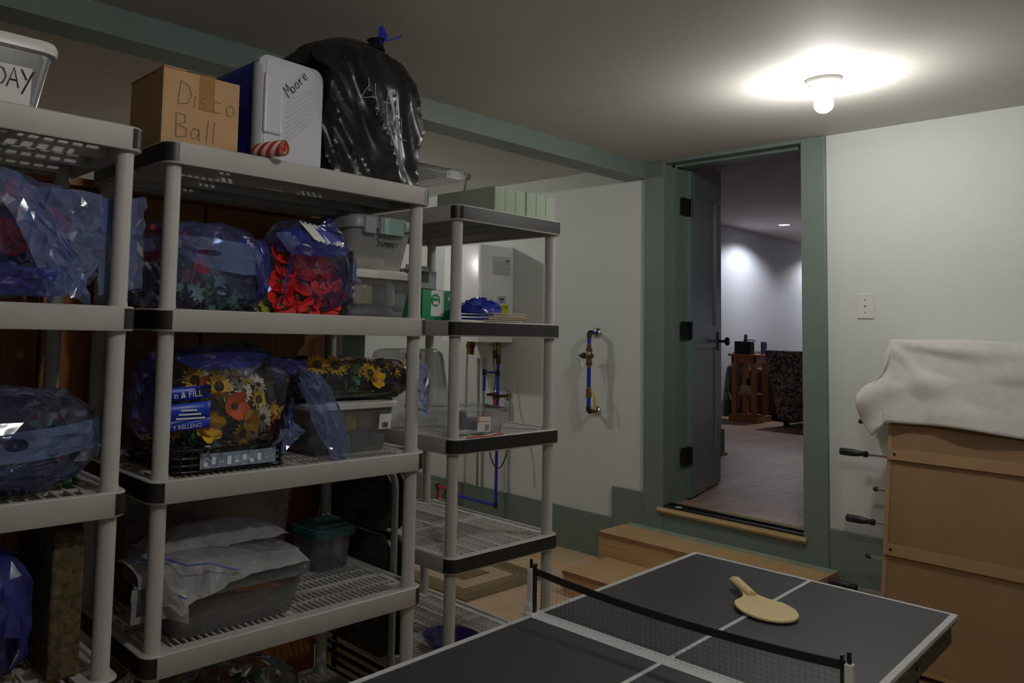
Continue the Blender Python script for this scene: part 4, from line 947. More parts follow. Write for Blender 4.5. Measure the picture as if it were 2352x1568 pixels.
bx('handle', 'coolwhite', t, -0.105, -0.045, -0.016, -0.002, 0.085, 0.255, 0.006)
bx('handle_recess', 'coolwhite', t, -0.098, -0.040, -0.008, -0.002, 0.02, 0.29, 0.003)
for k in range(9):
    MB().tube([(-0.022, -0.004, 0.070 + k * 0.0145), (0.072, -0.004, 0.148 + k * 0.0125)], 0.0026, 6).build('raised_rib', 'coolwhite', t)
handwrite('Moore', 0.036, 'ink', t, (-0.016, -0.006, 0.200), (0, math.radians(-48), 0), 0.0012, 0.08)
t = thing('trash_bag', 'shiny black trash bag with blue drawstring, marked 4th', 'bag', (1.545, 1.93, ZS[0]))
PT = [(0, .205, .165), (.02, .222, .175), (.2, .238, .185), (.45, .262, .19), (.62, .275, .19), (.72, .262, .18), (.84, .195, .15), (.93, .115, .095), (.985, .05, .045), (1.0, .004, .004)]
def prof(t_, k):
    for a_, c2 in zip(PT, PT[1:]):
        if t_ <= c2[0]:
            q = (t_ - a_[0]) / (c2[0] - a_[0]); return a_[k] * (1 - q) + c2[k] * q
    return PT[-1][k]
def tb(u, v):
    a_ = 2 * PI * v; ca, sa = math.cos(a_), math.sin(a_)
    wx, wy = prof(u, 1), prof(u, 2)
    sh = 0.9 * (u - 0.5)
    p = Vector((math.cos(a_ + sh) * 2.3, math.sin(a_ + sh) * 2.3, u * 1.15))
    cr = -abs(noise.noise(p * 1.0 + Vector((3, 1, 7)))) ** 0.75 * 0.07 - abs(noise.noise(p * 1.9 + Vector((9, 4, 2)))) ** 0.8 * 0.026
    k = 1 + 0.06 + cr * 4.2 * min(1, (1 - u) * 6 + 0.2) * min(1, 0.35 + u * 5)
    e_ = 0.88
    x = wx * math.copysign(abs(ca) ** e_, ca) * k; y = wy * math.copysign(abs(sa) ** e_, sa) * k
    z = 0.492 * u ** 0.97
    x = x - 0.03 * u + 0.05 * max(0, u - .75)
    lim = -0.196 - 0.12 * smoothstep(0.315, 0.37, z)      # pressed flat against the cooler, bulging above it
    x = max(x, lim) if x < lim else x
    return (x, y + 0.05 * max(0, u - .6), z)
b = MB(); b.grid(tb, 64, 150); bmesh.ops.remove_doubles(b.bm, verts=b.bm.verts[:], dist=1e-5)
b.build('bag_film', 'trash', t, True, angle=30)
from mathutils.bvhtree import BVHTree
btree = BVHTree.FromPolygons([Vector(tb(i / 64, j / 150)) for i in range(65) for j in range(151)], [(i * 151 + j, (i + 1) * 151 + j, (i + 1) * 151 + j + 1, i * 151 + j + 1) for i in range(64) for j in range(150)])
def on_bag(x, z):
    h = btree.ray_cast(Vector((x, -1, z)), Vector((0, 1, 0))); return h[0].y if h[0] else -0.15
b = MB(); x0 = -0.095
for ch, w_ in (('4', 0.075), ('t', 0.060), ('h', 0)):
    for st_ in GL[ch]:
        pts = []
        for (ax, az), (cx2, cz) in zip(st_, st_[1:]):
            for q in range(6): pts.append((x0 + 0.095 * (ax + (cx2 - ax) * q / 6), 0.185 - x0 * 0.25 + 0.10 * (az + (cz - az) * q / 6)))
        pts.append((x0 + 0.095 * st_[-1][0], 0.185 - x0 * 0.25 + 0.10 * st_[-1][1]))
        b.tube([(x_, on_bag(x_, z_) - 0.0015, z_) for x_, z_ in pts], 0.0011, 5)
    x0 += w_
b.tube([(-0.03 + 0.14 * q / 12, on_bag(-0.03 + 0.14 * q / 12, 0.175 - 0.02 * q / 12) - 0.0015, 0.175 - 0.02 * q / 12) for q in range(13)], 0.001, 5)
b.build('handwriting', 'whiteink', t)
MB().lathe([(0.028, 0.0), (0.022, 0.02), (0.034, 0.032), (0.030, 0.034), (0.012, 0.02)], 14, (0.045, -0.06, 0.455)).build('gathered_top', 'trash', t, True)
for x1, z1, tw in ((0.030, 0.520, 0.030), (0.120, 0.512, 0.016)):
    MB().grid(lambda u, v: (0.052 + (x1 - 0.052) * u + tw * (v - .5) * (0.4 + 0.6 * math.sin(PI * min(1, u + .15))), -0.085 - 0.006 * u + 0.006 * math.sin(v * 5), 0.478 + (z1 - 0.478) * u + tw * (v - .5) * 0.5), 6, 4).build('drawstring', 'pexblue', t, solid=0.003)
t = thing('striped_roll', 'red and white striped roll at the foot of the cooler', 'roll', (1.130, 1.694, ZS[0] + 0.0285), rot=(0, 0, math.radians(108)))
b = MB(); b.lathe([(0.021, 0), (0.022, 0.004), (0.0205, 0.075), (0.018, 0.098)], 20, axis='X', caps=False); b.build('paper_roll', 'stripe', t, True)
b = MB(); b.lathe([(0.0215, 0.001), (0.016, -0.001), (0.015, 0.02), (0.0004, 0.024)], 20, axis='X'); b.build('roll_end', 'oak', t, True)
MB().tube([(-0.0015, 0.013 * math.cos(k * .5) * (1 - k / 30), 0.013 * math.sin(k * .5) * (1 - k / 30)) for k in range(26)], 0.0015, 5).build('roll_spiral', 'redfl', t)

# ================================================================== FOLDING CHAIRS + CABINET
def folding_chair(label, x, y, lean):
    t = thing('folding_chair', label, 'chair', (x, y, 0.0), 0, 'black folding chairs between the shelf units', rot=(0, lean, 0))
    def U(y0, y1, z1, r=0.06, x=0.0, z0=0.012):
        pts = [(x, y0, z0), (x, y0, z1 - r)] + [(x, y0 + r - r * math.cos(a), z1 - r + r * math.sin(a)) for a in (0.4, 0.8, 1.2)] + [(x, y0 + r, z1), (x, y1 - r, z1)] + [(x, y1 - r + r * math.sin(a), z1 - r + r * math.cos(a)) for a in (0.4, 0.8, 1.2)] + [(x, y1, z1 - r), (x, y1, z0)]
        return pts
    MB().tube(U(0, 0.44, 0.885), 0.0115, 10).build('main_frame', 'grytext', t, True)
    MB().tube(U(0.035, 0.405, 0.56, 0.04, 0.026), 0.010, 10).build('rear_legs', 'blkmetal', t, True)
    MB().tube([(0, 0.0, 0.20), (0, 0.44, 0.20)], 0.008, 8).build('stretcher', 'blkmetal', t, True)
    MB().tube([(0.026, 0.035, 0.12), (0.026, 0.405, 0.12)], 0.008, 8).build('stretcher', 'blkmetal', t, True)
    b = MB(); b.loops([[(-0.006, p_[0], p_[1]) for p_ in rr(0.40, 0.20, 0.05, 5, 0.22, 0.77)], [(0.006, p_[0], p_[1]) for p_ in rr(0.40, 0.20, 0.05, 5, 0.22, 0.77)]]); b.build('backrest', 'chairpad', t, True, bevel=0.003)
    b = MB(); b.loops([[(0.010, p_[0], p_[1]) for p_ in rr(0.39, 0.40, 0.06, 5, 0.22, 0.45)], [(0.030, p_[0], p_[1]) for p_ in rr(0.39, 0.40, 0.06, 5, 0.22, 0.45)]]); b.build('seat', 'chairpad', t, True, bevel=0.004)
    for y_ in (0.0, 0.44): MB().lathe([(0.014, 0), (0.014, 0.025)], 12, (0, y_, 0)).build('rubber_foot', 'blk', t, True)
    return t
folding_chair('black folding chair folded flat against the shelf unit with the bins', 1.754, 1.905, 0.0)
folding_chair('second black folding chair, its tube frame behind the first chair', 1.804, 1.893, 0.0)
t = thing('wooden_cabinet', 'tall reddish brown wooden cabinet standing behind the shelf units', 'cabinet', (0.2, 2.29, 0))
bx('cabinet_body', 'oak', t, 0, 1.54, 0.022, 0.40, 0.06, 1.74)
bx('cabinet_top', 'oak', t, -0.015, 1.555, -0.005, 0.41, 1.74, 1.765, 0.003)
bx('plinth', 'oak', t, 0.02, 1.52, 0.03, 0.40, 0, 0.06)
for k in range(3):
    dd = bx('cabinet_door', 'oak', t, 0.006 + 0.513 * k, 0.508 + 0.513 * k, 0, 0.022, 0.07, 1.73, 0.003)
    MB().lathe([(0.006, 0), (0.006, -0.012), (0.013, -0.018), (0.011, -0.026), (0.001, -0.028)], 14, (0.47 + 0.513 * k if k < 2 else 0.513 * k + 0.05, 0, 0.9), 'Y').build('knob', 'brass', dd, True)

# ================================================================== WALL ITEMS
t = thing('light_switch', 'white toggle light switch on the wall right of the doorway', 'switch', (W, 1.29, 1.514))
bx('switch_plate', 'white', t, -0.006, 0.0, -0.035, 0.035, -0.0595, 0.0595, 0.003)
bx('toggle', 'white', t, -0.018, -0.004, -0.005, 0.005, -0.004, 0.010, 0.002, Matrix.Rotation(0.4, 4, 'Y'))
bx('toggle_slot', 'white', t, -0.0066, -0.0055, -0.0055, 0.0055, -0.012, 0.012)
for z in (-0.03, 0.03): MB().lathe([(0.003, -0.006), (0.003, -0.0072)], 10, (0, 0, z), 'X').build('screw', 'chrome', t)
# shut-off pipe
t = thing('water_shutoff_pipe', 'blue water pipe with brass valves and chrome flanges on the wall', 'pipe', (W, 2.752, 0.85))
px = -0.085; zt, zb = 0.502, 0.022
for z in (zt, zb):
    MB().lathe([(0.034, 0), (0.033, -0.006), (0.022, -0.016), (0.014, -0.020)], 24, (0, 0, z), 'X').build('chrome_flange', 'chrome', t, True)
    MB().tube([(-0.01, 0, z), (px + 0.02, 0, z)], 0.0105, 12).build('stub_pipe', 'pexblue' if z == zt else 'copper', t, True)
MB().tube([(px + 0.03, 0, zt), (px + 0.008, 0, zt), (px, 0, zt - 0.008), (px, 0, zt - 0.03)], 0.0145, 12).build('elbow', 'blk', t, True)
MB().tube([(px + 0.03, 0, zb), (px + 0.008, 0, zb), (px, 0, zb + 0.008), (px, 0, zb + 0.03)], 0.0145, 12).build('elbow', 'blk', t, True)
MB().tube([(px, 0, zt - 0.03), (px, 0, 0.40)], 0.0115, 12).build('blue_pipe', 'pexblue', t, True)
MB().tube([(px, 0, 0.30), (px, 0, 0.17)], 0.0115, 12).build('blue_pipe', 'pexblue', t, True)
MB().tube([(px, 0, 0.12), (px, 0, 0.04)], 0.0115, 12).build('blue_pipe', 'pexblue', t, True)
MB().lathe([(0.0125, 0.285), (0.0125, 0.30), (0.018, 0.302), (0.021, 0.318), (0.017, 0.322), (0.017, 0.34), (0.021, 0.352), (0.0215, 0.372), (0.016, 0.385), (0.0185, 0.39), (0.0185, 0.405), (0.0125, 0.41), (0.0125, 0.432)], 16, (px, 0, 0)).build('valve_body', 'brass', t, True, angle=30)
MB().tube([(px + 0.0, -0.01, 0.36), (px, -0.028, 0.36)], [0.018, 0.012], 12).build('valve_stem', 'brass', t, True)
MB().lathe([(0.015, 0.015), (0.018, 0.02), (0.018, 0.045), (0.010, 0.05), (0.010, 0.066), (0.003, 0.068)], 16, (px, 0, 0.36), 'Y').build('black_cap', 'blk', t, True)
MB().grid(lambda u, v: (px - 0.004 + 0.004 * math.sin(v * 4), 0.062 - 0.022 * v + 0.014 * (u - .5) * (0.6 + v), 0.362 - 0.075 * v), 3, 8).build('paper_tag', 'paper', t, True, solid=0.0012)
MB().lathe([(0.0125, 0.105), (0.0165, 0.11), (0.0165, 0.155), (0.0125, 0.16), (0.0125, 0.175)], 12, (px, 0, 0)).build('ball_valve', 'brass', t, True, angle=30)
MB().tube([(px, -0.012, 0.142), (px - 0.004, -0.03, 0.145), (px - 0.006, -0.046, 0.11), (px - 0.006, -0.050, 0.05), (px - 0.006, -0.050, 0.035)], [0.006, 0.006, 0.006, 0.0065, 0.006], 8).build('lever_handle', 'yellow', t, True)
# water heater
t = thing('water_heater', 'white wall mounted tankless water heater with yellow guide sticker', 'water heater', (W, 3.405, 1.27))
b = MB(); b.loops([rr(0.35, 0.345, 0.022, 5, -0.175, 0.1725, 0.0), rr(0.35, 0.345, 0.022, 5, -0.175, 0.1725, 0.635), rr(0.34, 0.335, 0.02, 5, -0.175, 0.1725, 0.645)])
b.build('casing', 'whitepaint', t, True)
bx('front_seam', 'whitepaint', t, -0.312, -0.310, -0.0005, 0.001, 0.0, 0.64)
bx('wall_bracket', 'whitepaint', t, -0.02, 0.0, 0.02, 0.325, 0.60, 0.655)
sp_ = bx('spec_label', plain('faint_grey_label', (0.50, 0.50, 0.48), 0.6, 0.03, 8), t, -0.232, -0.048, -0.0009, 0.0, 0.45, 0.575)
for k in range(11): bx('label_print', 'grytext', sp_, -0.226 + 0.0 * k, -0.056 - (0.05 if k % 4 == 3 else 0), -0.0014, -0.0008, 0.457 + k * 0.0078, 0.4592 + k * 0.0078)
bx('label_stamp', 'ink', sp_, -0.090, -0.062, -0.0016, -0.0008, 0.545, 0.556)
yl = bx('guide_sticker', 'yelpaper', t, -0.175, -0.062, -0.0009, 0.0, 0.125, 0.252)
letters('ENERGYGUIDE', 0.020, 'ink', yl, (-0.173, -0.0013, 0.228), sx=0.80)
bx('sticker_line', 'ink', yl, -0.165, -0.070, -0.0014, -0.0008, 0.216, 0.2175); bx('sticker_line', 'ink', yl, -0.165, -0.10, -0.0014, -0.0008, 0.17, 0.1715)
wl_ = MB(); wl_.tube([(x - 0.135, -0.001, z + 0.285) for x, z, _ in rr(0.075, 0.042, 0.008, 4)] + [(rr(0.075, 0.042, 0.008, 4)[0][0] - 0.135, -0.001, rr(0.075, 0.042, 0.008, 4)[0][1] + 0.285)], 0.0016, 4); wl_ = wl_.build('round_cornered_mark', 'ink', t)
bx('mark_print', 'ink', wl_, -0.160, -0.110, -0.0014, -0.0006, 0.284, 0.296); bx('mark_print', 'ink', wl_, -0.155, -0.115, -0.0014, -0.0006, 0.272, 0.278)
for k, (dx, dy, m_) in enumerate(((-0.10, 0.05, 'brass'), (-0.24, 0.16, 'copper'), (-0.20, 0.23, 'yellow'), (-0.27, 0.27, 'brass'))):
    MB().lathe([(0.014, 0), (0.014, -0.02), (0.019, -0.022), (0.019, -0.045), (0.013, -0.048), (0.013, -0.09)], 12, (dx, dy, 0)).build('pipe_fitting', m_, t, True, angle=30)
bx('control_box', 'whitepaint', t, -0.19, -0.08, 0.10, 0.22, -0.03, 0.0, 0.002)
# pipes under the heater
t = thing('blue_cold_pipe', 'blue water pipe run on the wall under the heater', 'pipe', (W - 0.004, 3.47, 0))
px = -0.078
MB().tube([(px, 0, 1.21), (px, 0, 0.175)], 0.0105, 10).build('riser_pipe', 'pexblue', t, True)
MB().tube([(px, 0.0, 0.172), (px, 0.46, 0.172)], 0.0105, 10).build('cross_pipe', 'pexblue', t, True)
MB().tube([(px, 0.0, 1.06), (px, 0.12, 1.06), (px, 0.12, 0.93)], 0.0105, 10).build('branch_pipe', 'pexblue', t, True)
for y_, z_ in ((0, 0.172), (0, 1.06), (0.12, 1.06), (0.0, 0.90), (0.46, 0.172)): MB().lathe([(0.0145, -0.018), (0.0145, 0.018)], 12, (px, y_, z_)).build('crimp_fitting', 'blk', t, True)
MB().lathe([(0.008, 0.0), (0.03, 0.004), (0.032, 0.016), (0.026, 0.02), (0.006, 0.022)], 18, (px - 0.03, -0.02, 1.185), 'Y').build('black_valve_knob', 'blk', t, True)
MB().tube([(px - 0.02, -0.018, 1.185), (px - 0.02, -0.02, 1.12)], 0.016, 10).build('valve_lever', 'blk', t, True)
MB().lathe([(0.012, 1.17), (0.017, 1.18), (0.02, 1.2), (0.016, 1.22), (0.02, 1.235), (0.014, 1.27)], 12, (px, 0, 0)).build('brass_valve', 'brass', t, True, angle=30)
for y_ in (0.09, -0.025):
    MB().lathe([(0.034, 0), (0.033, -0.006), (0.02, -0.016)], 22, (0, y_, 0.905), 'X').build('chrome_flange', 'chrome', t, True)
    MB().tube([(-0.002, y_, 0.905), (px, y_, 0.905)], 0.010, 10).build('stub_pipe', 'copper', t, True)
t = thing('red_hot_pipe', 'red hot water pipe bending low on the wall by the heater', 'pipe', (W, 3.848, 0))
MB().tube([(px, 0, 1.24), (px, 0, 0.23)], 0.0105, 10).build('riser_pipe', 'pexred', t, True)
MB().tube([(px, 0.0, 0.205), (px, 0.17, 0.205), (px, 0.175, 0.2), (px, 0.175, 0.11)], 0.0125, 10).build('bent_pipe', 'pexred', t, True)
MB().lathe([(0.0145, -0.018), (0.0145, 0.018)], 12, (px, 0.0, 0.215)).build('crimp_fitting', 'blk', t, True); MB().lathe([(0.0155, -0.016), (0.0155, 0.016)], 12, (px, 0.175, 0.205)).build('crimp_fitting', 'blk', t, True)
bx('white_clamp', 'white', t, px - 0.02, 0, 0.15, 0.20, 0.075, 0.11)
t = thing('red_feed_pipe', 'short red pipe below the tee under the heater', 'pipe', (W, 3.468, 0)); MB().tube([(px - 0.031, 0.002, 0.90), (px - 0.031, 0.002, 0.70)], 0.012, 10).build('pipe_run', 'pexred', t, True); MB().lathe([(0.0155, -0.012), (0.0155, 0.012)], 12, (px - 0.031, 0.002, 0.90)).build('crimp_fitting', 'blk', t, True)
t = thing('heater_cable', 'thin black cable hanging beside the blue pipe', 'cable', (W, 3.49, 0)); MB().tube([(px - 0.02, 0.0 + 0.012 * math.sin(k * .7), 1.27 - k * 0.037) for k in range(11)], 0.003, 6).build('cord', 'blk', t, True)
g = 'white conduits on the wall under the heater'
for y_ in (3.67, 3.72, 3.445):
    o = MB().tube([(W - 0.014, y_, 0.255), (W - 0.014, y_, 1.15 if y_ > 3.5 else 0.86)], 0.012, 10).build('wall_conduit', 'wall', None, True); tag(o, 'painted vertical conduit on the wall under the heater', 'conduit', g)
MB_ = MB().tube([(W - 0.004, 3.36 - 0.012 * k + 0.02 * math.sin(k * .5), 1.0 - 0.052 * k) for k in range(14)], 0.0018, 5).build('thin_wire', 'grytext', None); tag(MB_, 'thin grey wire trailing down the wall below the heater', 'wire')

# ================================================================== RUG
t = thing('rug', 'tan rug with concentric rectangular borders on the plywood floor', 'rug', (0, 0, 0))
rx0, rx1, ry0, ry1 = 2.945, 3.617, 2.66, 4.2
bx('rug_field', 'rugl', t, rx0, rx1, ry0, ry1, 0.0, 0.006)
def frame(i0, i1, m, z):
    b = MB(); b.box(rx0 + i0, rx1 - i0, ry0 + i0, ry0 + i1, 0.005, z); b.box(rx0 + i0, rx1 - i0, ry1 - i1, ry1 - i0, 0.005, z)
    b.box(rx0 + i0, rx0 + i1, ry0 + i1, ry1 - i1, 0.005, z); b.box(rx1 - i1, rx1 - i0, ry0 + i1, ry1 - i1, 0.005, z); b.build('woven_border', m, t)
frame(0.0, 0.085, 'rug', 0.0085); frame(0.097, 0.108, 'rug', 0.0082); frame(0.120, 0.13, 'rug', 0.0082)
bx('woven_centre', 'rug', t, rx0 + 0.23, rx1 - 0.23, ry0 + 0.23, ry1 - 0.23, 0.005, 0.0085)

# ================================================================== PING PONG TABLE
TR = math.radians(2.0); TZ = 0.63
t = thing('ping_pong_table', 'black ping pong table with white border lines', 'table', (1.667, 0.912, 0), TR)
HL, HW = 0.905, 0.355
for s_ in (-1, 1):
    x0, x1 = (0.0004, HL) if s_ > 0 else (-HL, -0.0004)
    tp = bx('table_half', 'tabletop', t, x0, x1, -HW, HW, TZ - 0.016, TZ - 0.0012, 0.001)
    lw = 0.0135
    for a in ((x0, x1, -HW, -HW + lw), (x0, x1, HW - lw, HW), (x0 if s_ < 0 else x1 - lw, x0 + lw if s_ < 0 else x1, -HW + lw, HW - lw), (x0 if s_ > 0 else x1 - 0.026, x0 + 0.026 if s_ > 0 else x1, -HW + lw, HW - lw)):
        bx('border_line', 'line', tp, a[0], a[1], a[2], a[3], TZ - 0.0016, TZ)
    bx('centre_line', 'line', tp, x0 + (0.026 if s_ > 0 else lw), x1 - (lw if s_ > 0 else 0.026), -0.005, 0.005, TZ - 0.0016, TZ)
    for y_ in (-1, 1): bx('edge_line', 'line', tp, x0, x1, y_ * HW - 0.001, y_ * HW + 0.001, TZ - 0.010, TZ - 0.0005)
    bx('edge_line', 'line', tp, s_ * HL - 0.001, s_ * HL + 0.001, -HW, HW, TZ - 0.010, TZ - 0.0005)
    for y_ in (-1, 1): bx('apron', 'blk', t, x0 + 0.01, x1 - 0.01, y_ * (HW - 0.02) - 0.007, y_ * (HW - 0.02) + 0.007, TZ - 0.075, TZ - 0.016)
    bx('apron', 'blk', t, s_ * (HL - 0.02) - 0.007, s_ * (HL - 0.02) + 0.007, -HW + 0.02, HW - 0.02, TZ - 0.075, TZ - 0.016)
    for y_ in (-1, 1):
        MB().tube([(s_ * 0.70, y_ * 0.30, 0.0), (s_ * 0.70, y_ * 0.30, TZ - 0.016)], 0.0135, 12).build('leg', 'blkmetal', t, True)
        MB().lathe([(0.017, 0), (0.017, 0.03)], 12, (s_ * 0.70, y_ * 0.30, 0)).build('leg_foot', 'blk', t, True)
    MB().tube([(s_ * 0.70, -0.30, 0.30), (s_ * 0.70, 0.30, 0.30)], 0.009, 10).build('leg_brace', 'blkmetal', t, True)
for y_ in (0.05, -0.25): MB().lathe([(0.006, -0.008), (0.006, -0.011)], 10, (-0.0, 0, TZ - 0.05), 'Y').build('bolt', 'chrome', t, loc=(0.55, -HW + 0.02, 0))
t = thing('ping_pong_net', 'black ping pong net with white end posts across the table', 'net', (1.667, 0.912, TZ), TR)
for y_ in (-1, 1):
    yp = y_ * (HW + 0.006)
    MB().loops([[(-0.013, yp - 0.009, z), (0.013, yp - 0.009, z), (0.013, yp + 0.009, z), (-0.013, yp + 0.009, z)] for z in (0.0, 0.02)] + [[(-0.009, yp - 0.007, z), (0.009, yp - 0.007, z), (0.009, yp + 0.007, z), (-0.009, yp + 0.007, z)] for z in (0.03, 0.112)]).build('end_post', 'white', t, bevel=0.002)
    bx('clamp', 'white', t, -0.022, 0.022, yp - 0.022, yp + 0.008, -0.03, 0.004, 0.003)
    bx('clamp_pad', 'blk', t, -0.006, 0.006, yp - y_ * 0.012 - 0.002, yp - y_ * 0.012 + 0.002, 0.0, 0.125)
    MB().tube([(0, yp, 0.11), (0, yp, 0.134)], 0.004, 10).build('post_pin', 'blk', t, True)
sag = lambda y_: -0.016 * (1 - (y_ / HW) ** 2)
MB().loops([[(-0.002, y_, 0.098 + sag(y_)), (0.002, y_, 0.098 + sag(y_)), (0.002, y_, 0.115 + sag(y_)), (-0.002, y_, 0.115 + sag(y_))] for y_ in [(-HW + 2 * HW * k / 16) for k in range(17)]]).build('top_tape', 'net', t)
b = MB()
for k in range(1, 60):
    y_ = -HW + 2 * HW * k / 60; b.box(-0.00014, 0.00014, y_ - 0.00014, y_ + 0.00014, 0.004, 0.10 + sag(y_))
for k in range(9):
    z = 0.006 + 0.0105 * k
    b.box(-0.00014, 0.00014, -HW, HW, z - 0.00014, z + 0.00014)
b.build('net_mesh', 'net', t)
t = thing('paddle', 'plain pale yellow paddle lying on the black table', 'paddle', (2.165, 0.905, TZ), math.atan2(-0.72, -0.68), rot=(0, math.radians(2.5), math.atan2(-0.75, -0.72)))
out = []
n = 40
for k in range(n + 1):
    a = math.radians(152) - math.radians(304) * k / n
    out.append((0.082 * math.cos(a), 0.074 * math.sin(a)))
out = out
bl = [(x, y_) for x, y_ in out[4:-4]] + [(-0.072, -0.033), (-0.086, -0.024), (-0.104, -0.018), (-0.125, -0.0155), (-0.125, 0.0155), (-0.104, 0.018), (-0.086, 0.024), (-0.072, 0.033)]
MB().loops([[(x, y_, 0.006) for x, y_ in bl], [(x, y_, 0.013) for x, y_ in bl]]).build('blade', 'paddle', t, bevel=0.002)
MB().loops([[(-0.086 - 0.112 * q, 0.5 * (0.028 + 0.004 * q) * math.cos(2 * PI * k / 16) * 1.05, 0.0125 + 0.0115 * math.sin(2 * PI * k / 16)) for k in range(16)] for q in (0, 0.25, 0.5, 0.75, 0.95, 1.0)]).build('handle', 'paddle', t, True)

# ================================================================== FOOSBALL TABLE
LEAN = math.radians(10.5)
FX, FY, FB = 3.762, 0.755, 0.031
t = thing('foosball_table', 'brown backed foosball table standing on end against the wall', 'foosball table', (FX, FY, FB), rot=(0, LEAN, 0))
FL, FW2, FD = 1.34, 0.375, 0.165
bx('bottom_panel', 'mdf', t, 0.004, 0.010, -FW2 + 0.012, FW2 - 0.012, 0.012, FL - 0.012)
for y_ in (-1, 1): bx('side_board', 'mdfl', t, 0, FD, y_ * FW2 - (0.016 if y_ > 0 else 0), y_ * FW2 + (0.016 if y_ < 0 else 0), 0, FL, 0.001)
bx('end_board', 'mdfl', t, 0, FD, -FW2 + 0.016, FW2 - 0.016, 0, 0.016); bx('end_board', 'mdfl', t, 0, FD, -FW2 + 0.016, FW2 - 0.016, FL - 0.016, FL)
for z in (0.455, 0.85):
    s_ = bx('batten', 'mdfl', t, -0.010, 0.004, -FW2 + 0.004, FW2 - 0.004, z - 0.024, z + 0.024, 0.001)
    for y_ in (-0.345, 0.345): MB().lathe([(0.006, -0.0105), (0.006, -0.0115)], 12, (0, y_, z), 'X').build('screw', 'blk', s_)
for k in range(8):
    z = 0.262 + 0.1445 * k if k < 7 else 1.262
    han = (k % 3 == 0 and k < 5) or k == 4
    han = k in (0, 2, 4)
    tip = {0: 0.60, 1: 0.455, 2: 0.545, 3: 0.44, 4: 0.585, 5: 0.51, 6: 0.475, 7: 0.385}[k]
    r_ = MB().tube([(0.085, -FW2 - 0.10, z), (0.085, tip, z)], 0.0065, 10).build('rod', 'chrome', t, True)
    if han: MB().lathe([(0.0075, tip - 0.115), (0.014, tip - 0.108), (0.014, tip - 0.098), (0.010, tip - 0.09), (0.0135, tip - 0.075), (0.0165, tip - 0.05), (0.0165, tip - 0.004), (0.012, tip), (0.001, tip + 0.001)], 14, (0.085, 0, z), 'Y').build('rod_grip', 'blk', r_, True)
    else: MB().lathe([(0.0095, tip - 0.012), (0.0105, tip - 0.006), (0.0105, tip + 0.002), (0.006, tip + 0.006), (0.001, tip + 0.007)], 12, (0.085, 0, z), 'Y').build('rod_cap', 'blk', r_, True)
    MB().lathe([(0.013, FW2), (0.013, FW2 + 0.006), (0.008, FW2 + 0.008)], 12, (0.085, 0, z), 'Y').build('rod_bushing', 'blk', r_, True)
# towel draped over it
def towel(u, v):
    yn = -0.46 + 0.965 * u
    s_ = v * 0.93
    front = 0.375
    if s_ < front: x, z = -0.014, FL + 0.008 - (front - s_)
    elif s_ < front + 0.195:
        q = (s_ - front) / 0.195; x, z = -0.014 + 0.186 * q, FL + 0.008 + 0.012 * math.sin(PI * q)
    else: x, z = 0.172, FL + 0.008 - (s_ - front - 0.195) * 0.9
    ov = max(0, yn - FW2)
    k = smoothstep(0, 0.5, (FL - z) / 0.32)
    h_ = max(0, min(1.15, (FL - z) / 0.375))
    y = min(yn, FW2) + ov * (0.12 + 0.72 * math.sin(PI * min(1, h_ ** 1.5 * 0.92))) + 0.006 * math.sin(z * 34) * smoothstep(0, 0.08, ov)
    z -= ov * (0.95 - 0.55 * k)
    if s_ < front: x += 0.022 * smoothstep(0.03, 0.13, ov) * math.sin(z * 22)
    if s_ < front:
        hang = (front - s_) / front
        fold = math.sin((yn * 9 + hang * 5.5) + 1.2 * math.sin(yn * 5)) * 0.013 * hang
        fold += 0.012 * math.sin(hang * 13 + (FW2 - yn) * 7) * max(0, 1 - abs(hang - .45) * 2)
        dx_, dz_ = FW2 + 0.02 - yn, hang * 0.375; ds_ = math.hypot(dx_, dz_)
        fold += 0.017 * math.sin(8.5 * math.atan2(dz_, max(0.001, dx_)) + 2.2 * ds_) * smoothstep(0.02, 0.2, ds_) * (1 if dx_ > 0 else 0) * smoothstep(0, .15, hang)
        x -= 0.014 * hang + max(-0.006, fold) + 0.02 * smoothstep(0, .1, ov)
        z += 0.012 * math.sin(yn * 7) * hang
    else: z += 0.006 * math.sin(yn * 14) * 0.5
    return (x, y, z)
b = MB(); b.grid(towel, 90, 70); o = b.build('white_towel', 'towel', None, True, angle=None, solid=0.006, loc=(FX, FY, FB), rot=(0, LEAN, 0)); tag(o, 'white terry towel draped over the top of the foosball table', 'towel')

# ================================================================== FAR ROOM
t = thing('side_table', 'open wooden side table in the far room beside the armchair', 'table', (9.10, 3.905, F2))
w_, d_ = 0.34, 0.27
for x in (0.0, w_ - 0.05):
    for y_ in (0.0, d_ - 0.05): bx('leg', 'cherry', t, x, x + 0.05, y_, y_ + 0.05, 0.06, 0.745)
bx('table_top', 'cherry', t, -0.03, w_ + 0.03, -0.03, d_ + 0.03, 0.745, 0.772, 0.006)
for a in ((0, w_, 0.004, 0.02), (0, w_, d_ - 0.02, d_ - 0.004)): bx('top_rail', 'cherry', t, *a, 0.67, 0.745)
for a in ((0.004, 0.02, 0, d_), (w_ - 0.02, w_ - 0.004, 0, d_)): bx('top_rail', 'cherry', t, *a, 0.67, 0.745)
bx('plinth', 'cherry', t, -0.025, w_ + 0.025, -0.025, d_ + 0.025, 0, 0.07, 0.004)
bx('lower_shelf', 'cherry', t, 0.01, w_ - 0.01, 0.01, d_ - 0.01, 0.30, 0.318)
o = bx('small_wooden_box', 'tan', None, 9.155, 9.285, 3.96, 4.10, F2 + 0.318, F2 + 0.41, 0.004); tag(o, 'pale wooden box on the shelf of the side table', 'box')
o = content('black_object', 'small rounded black object on the pale wooden box', 'object', 'blk', (9.215, 4.02, F2 + 0.41), (0.07, 0.07, 0.085), rough=0.1)
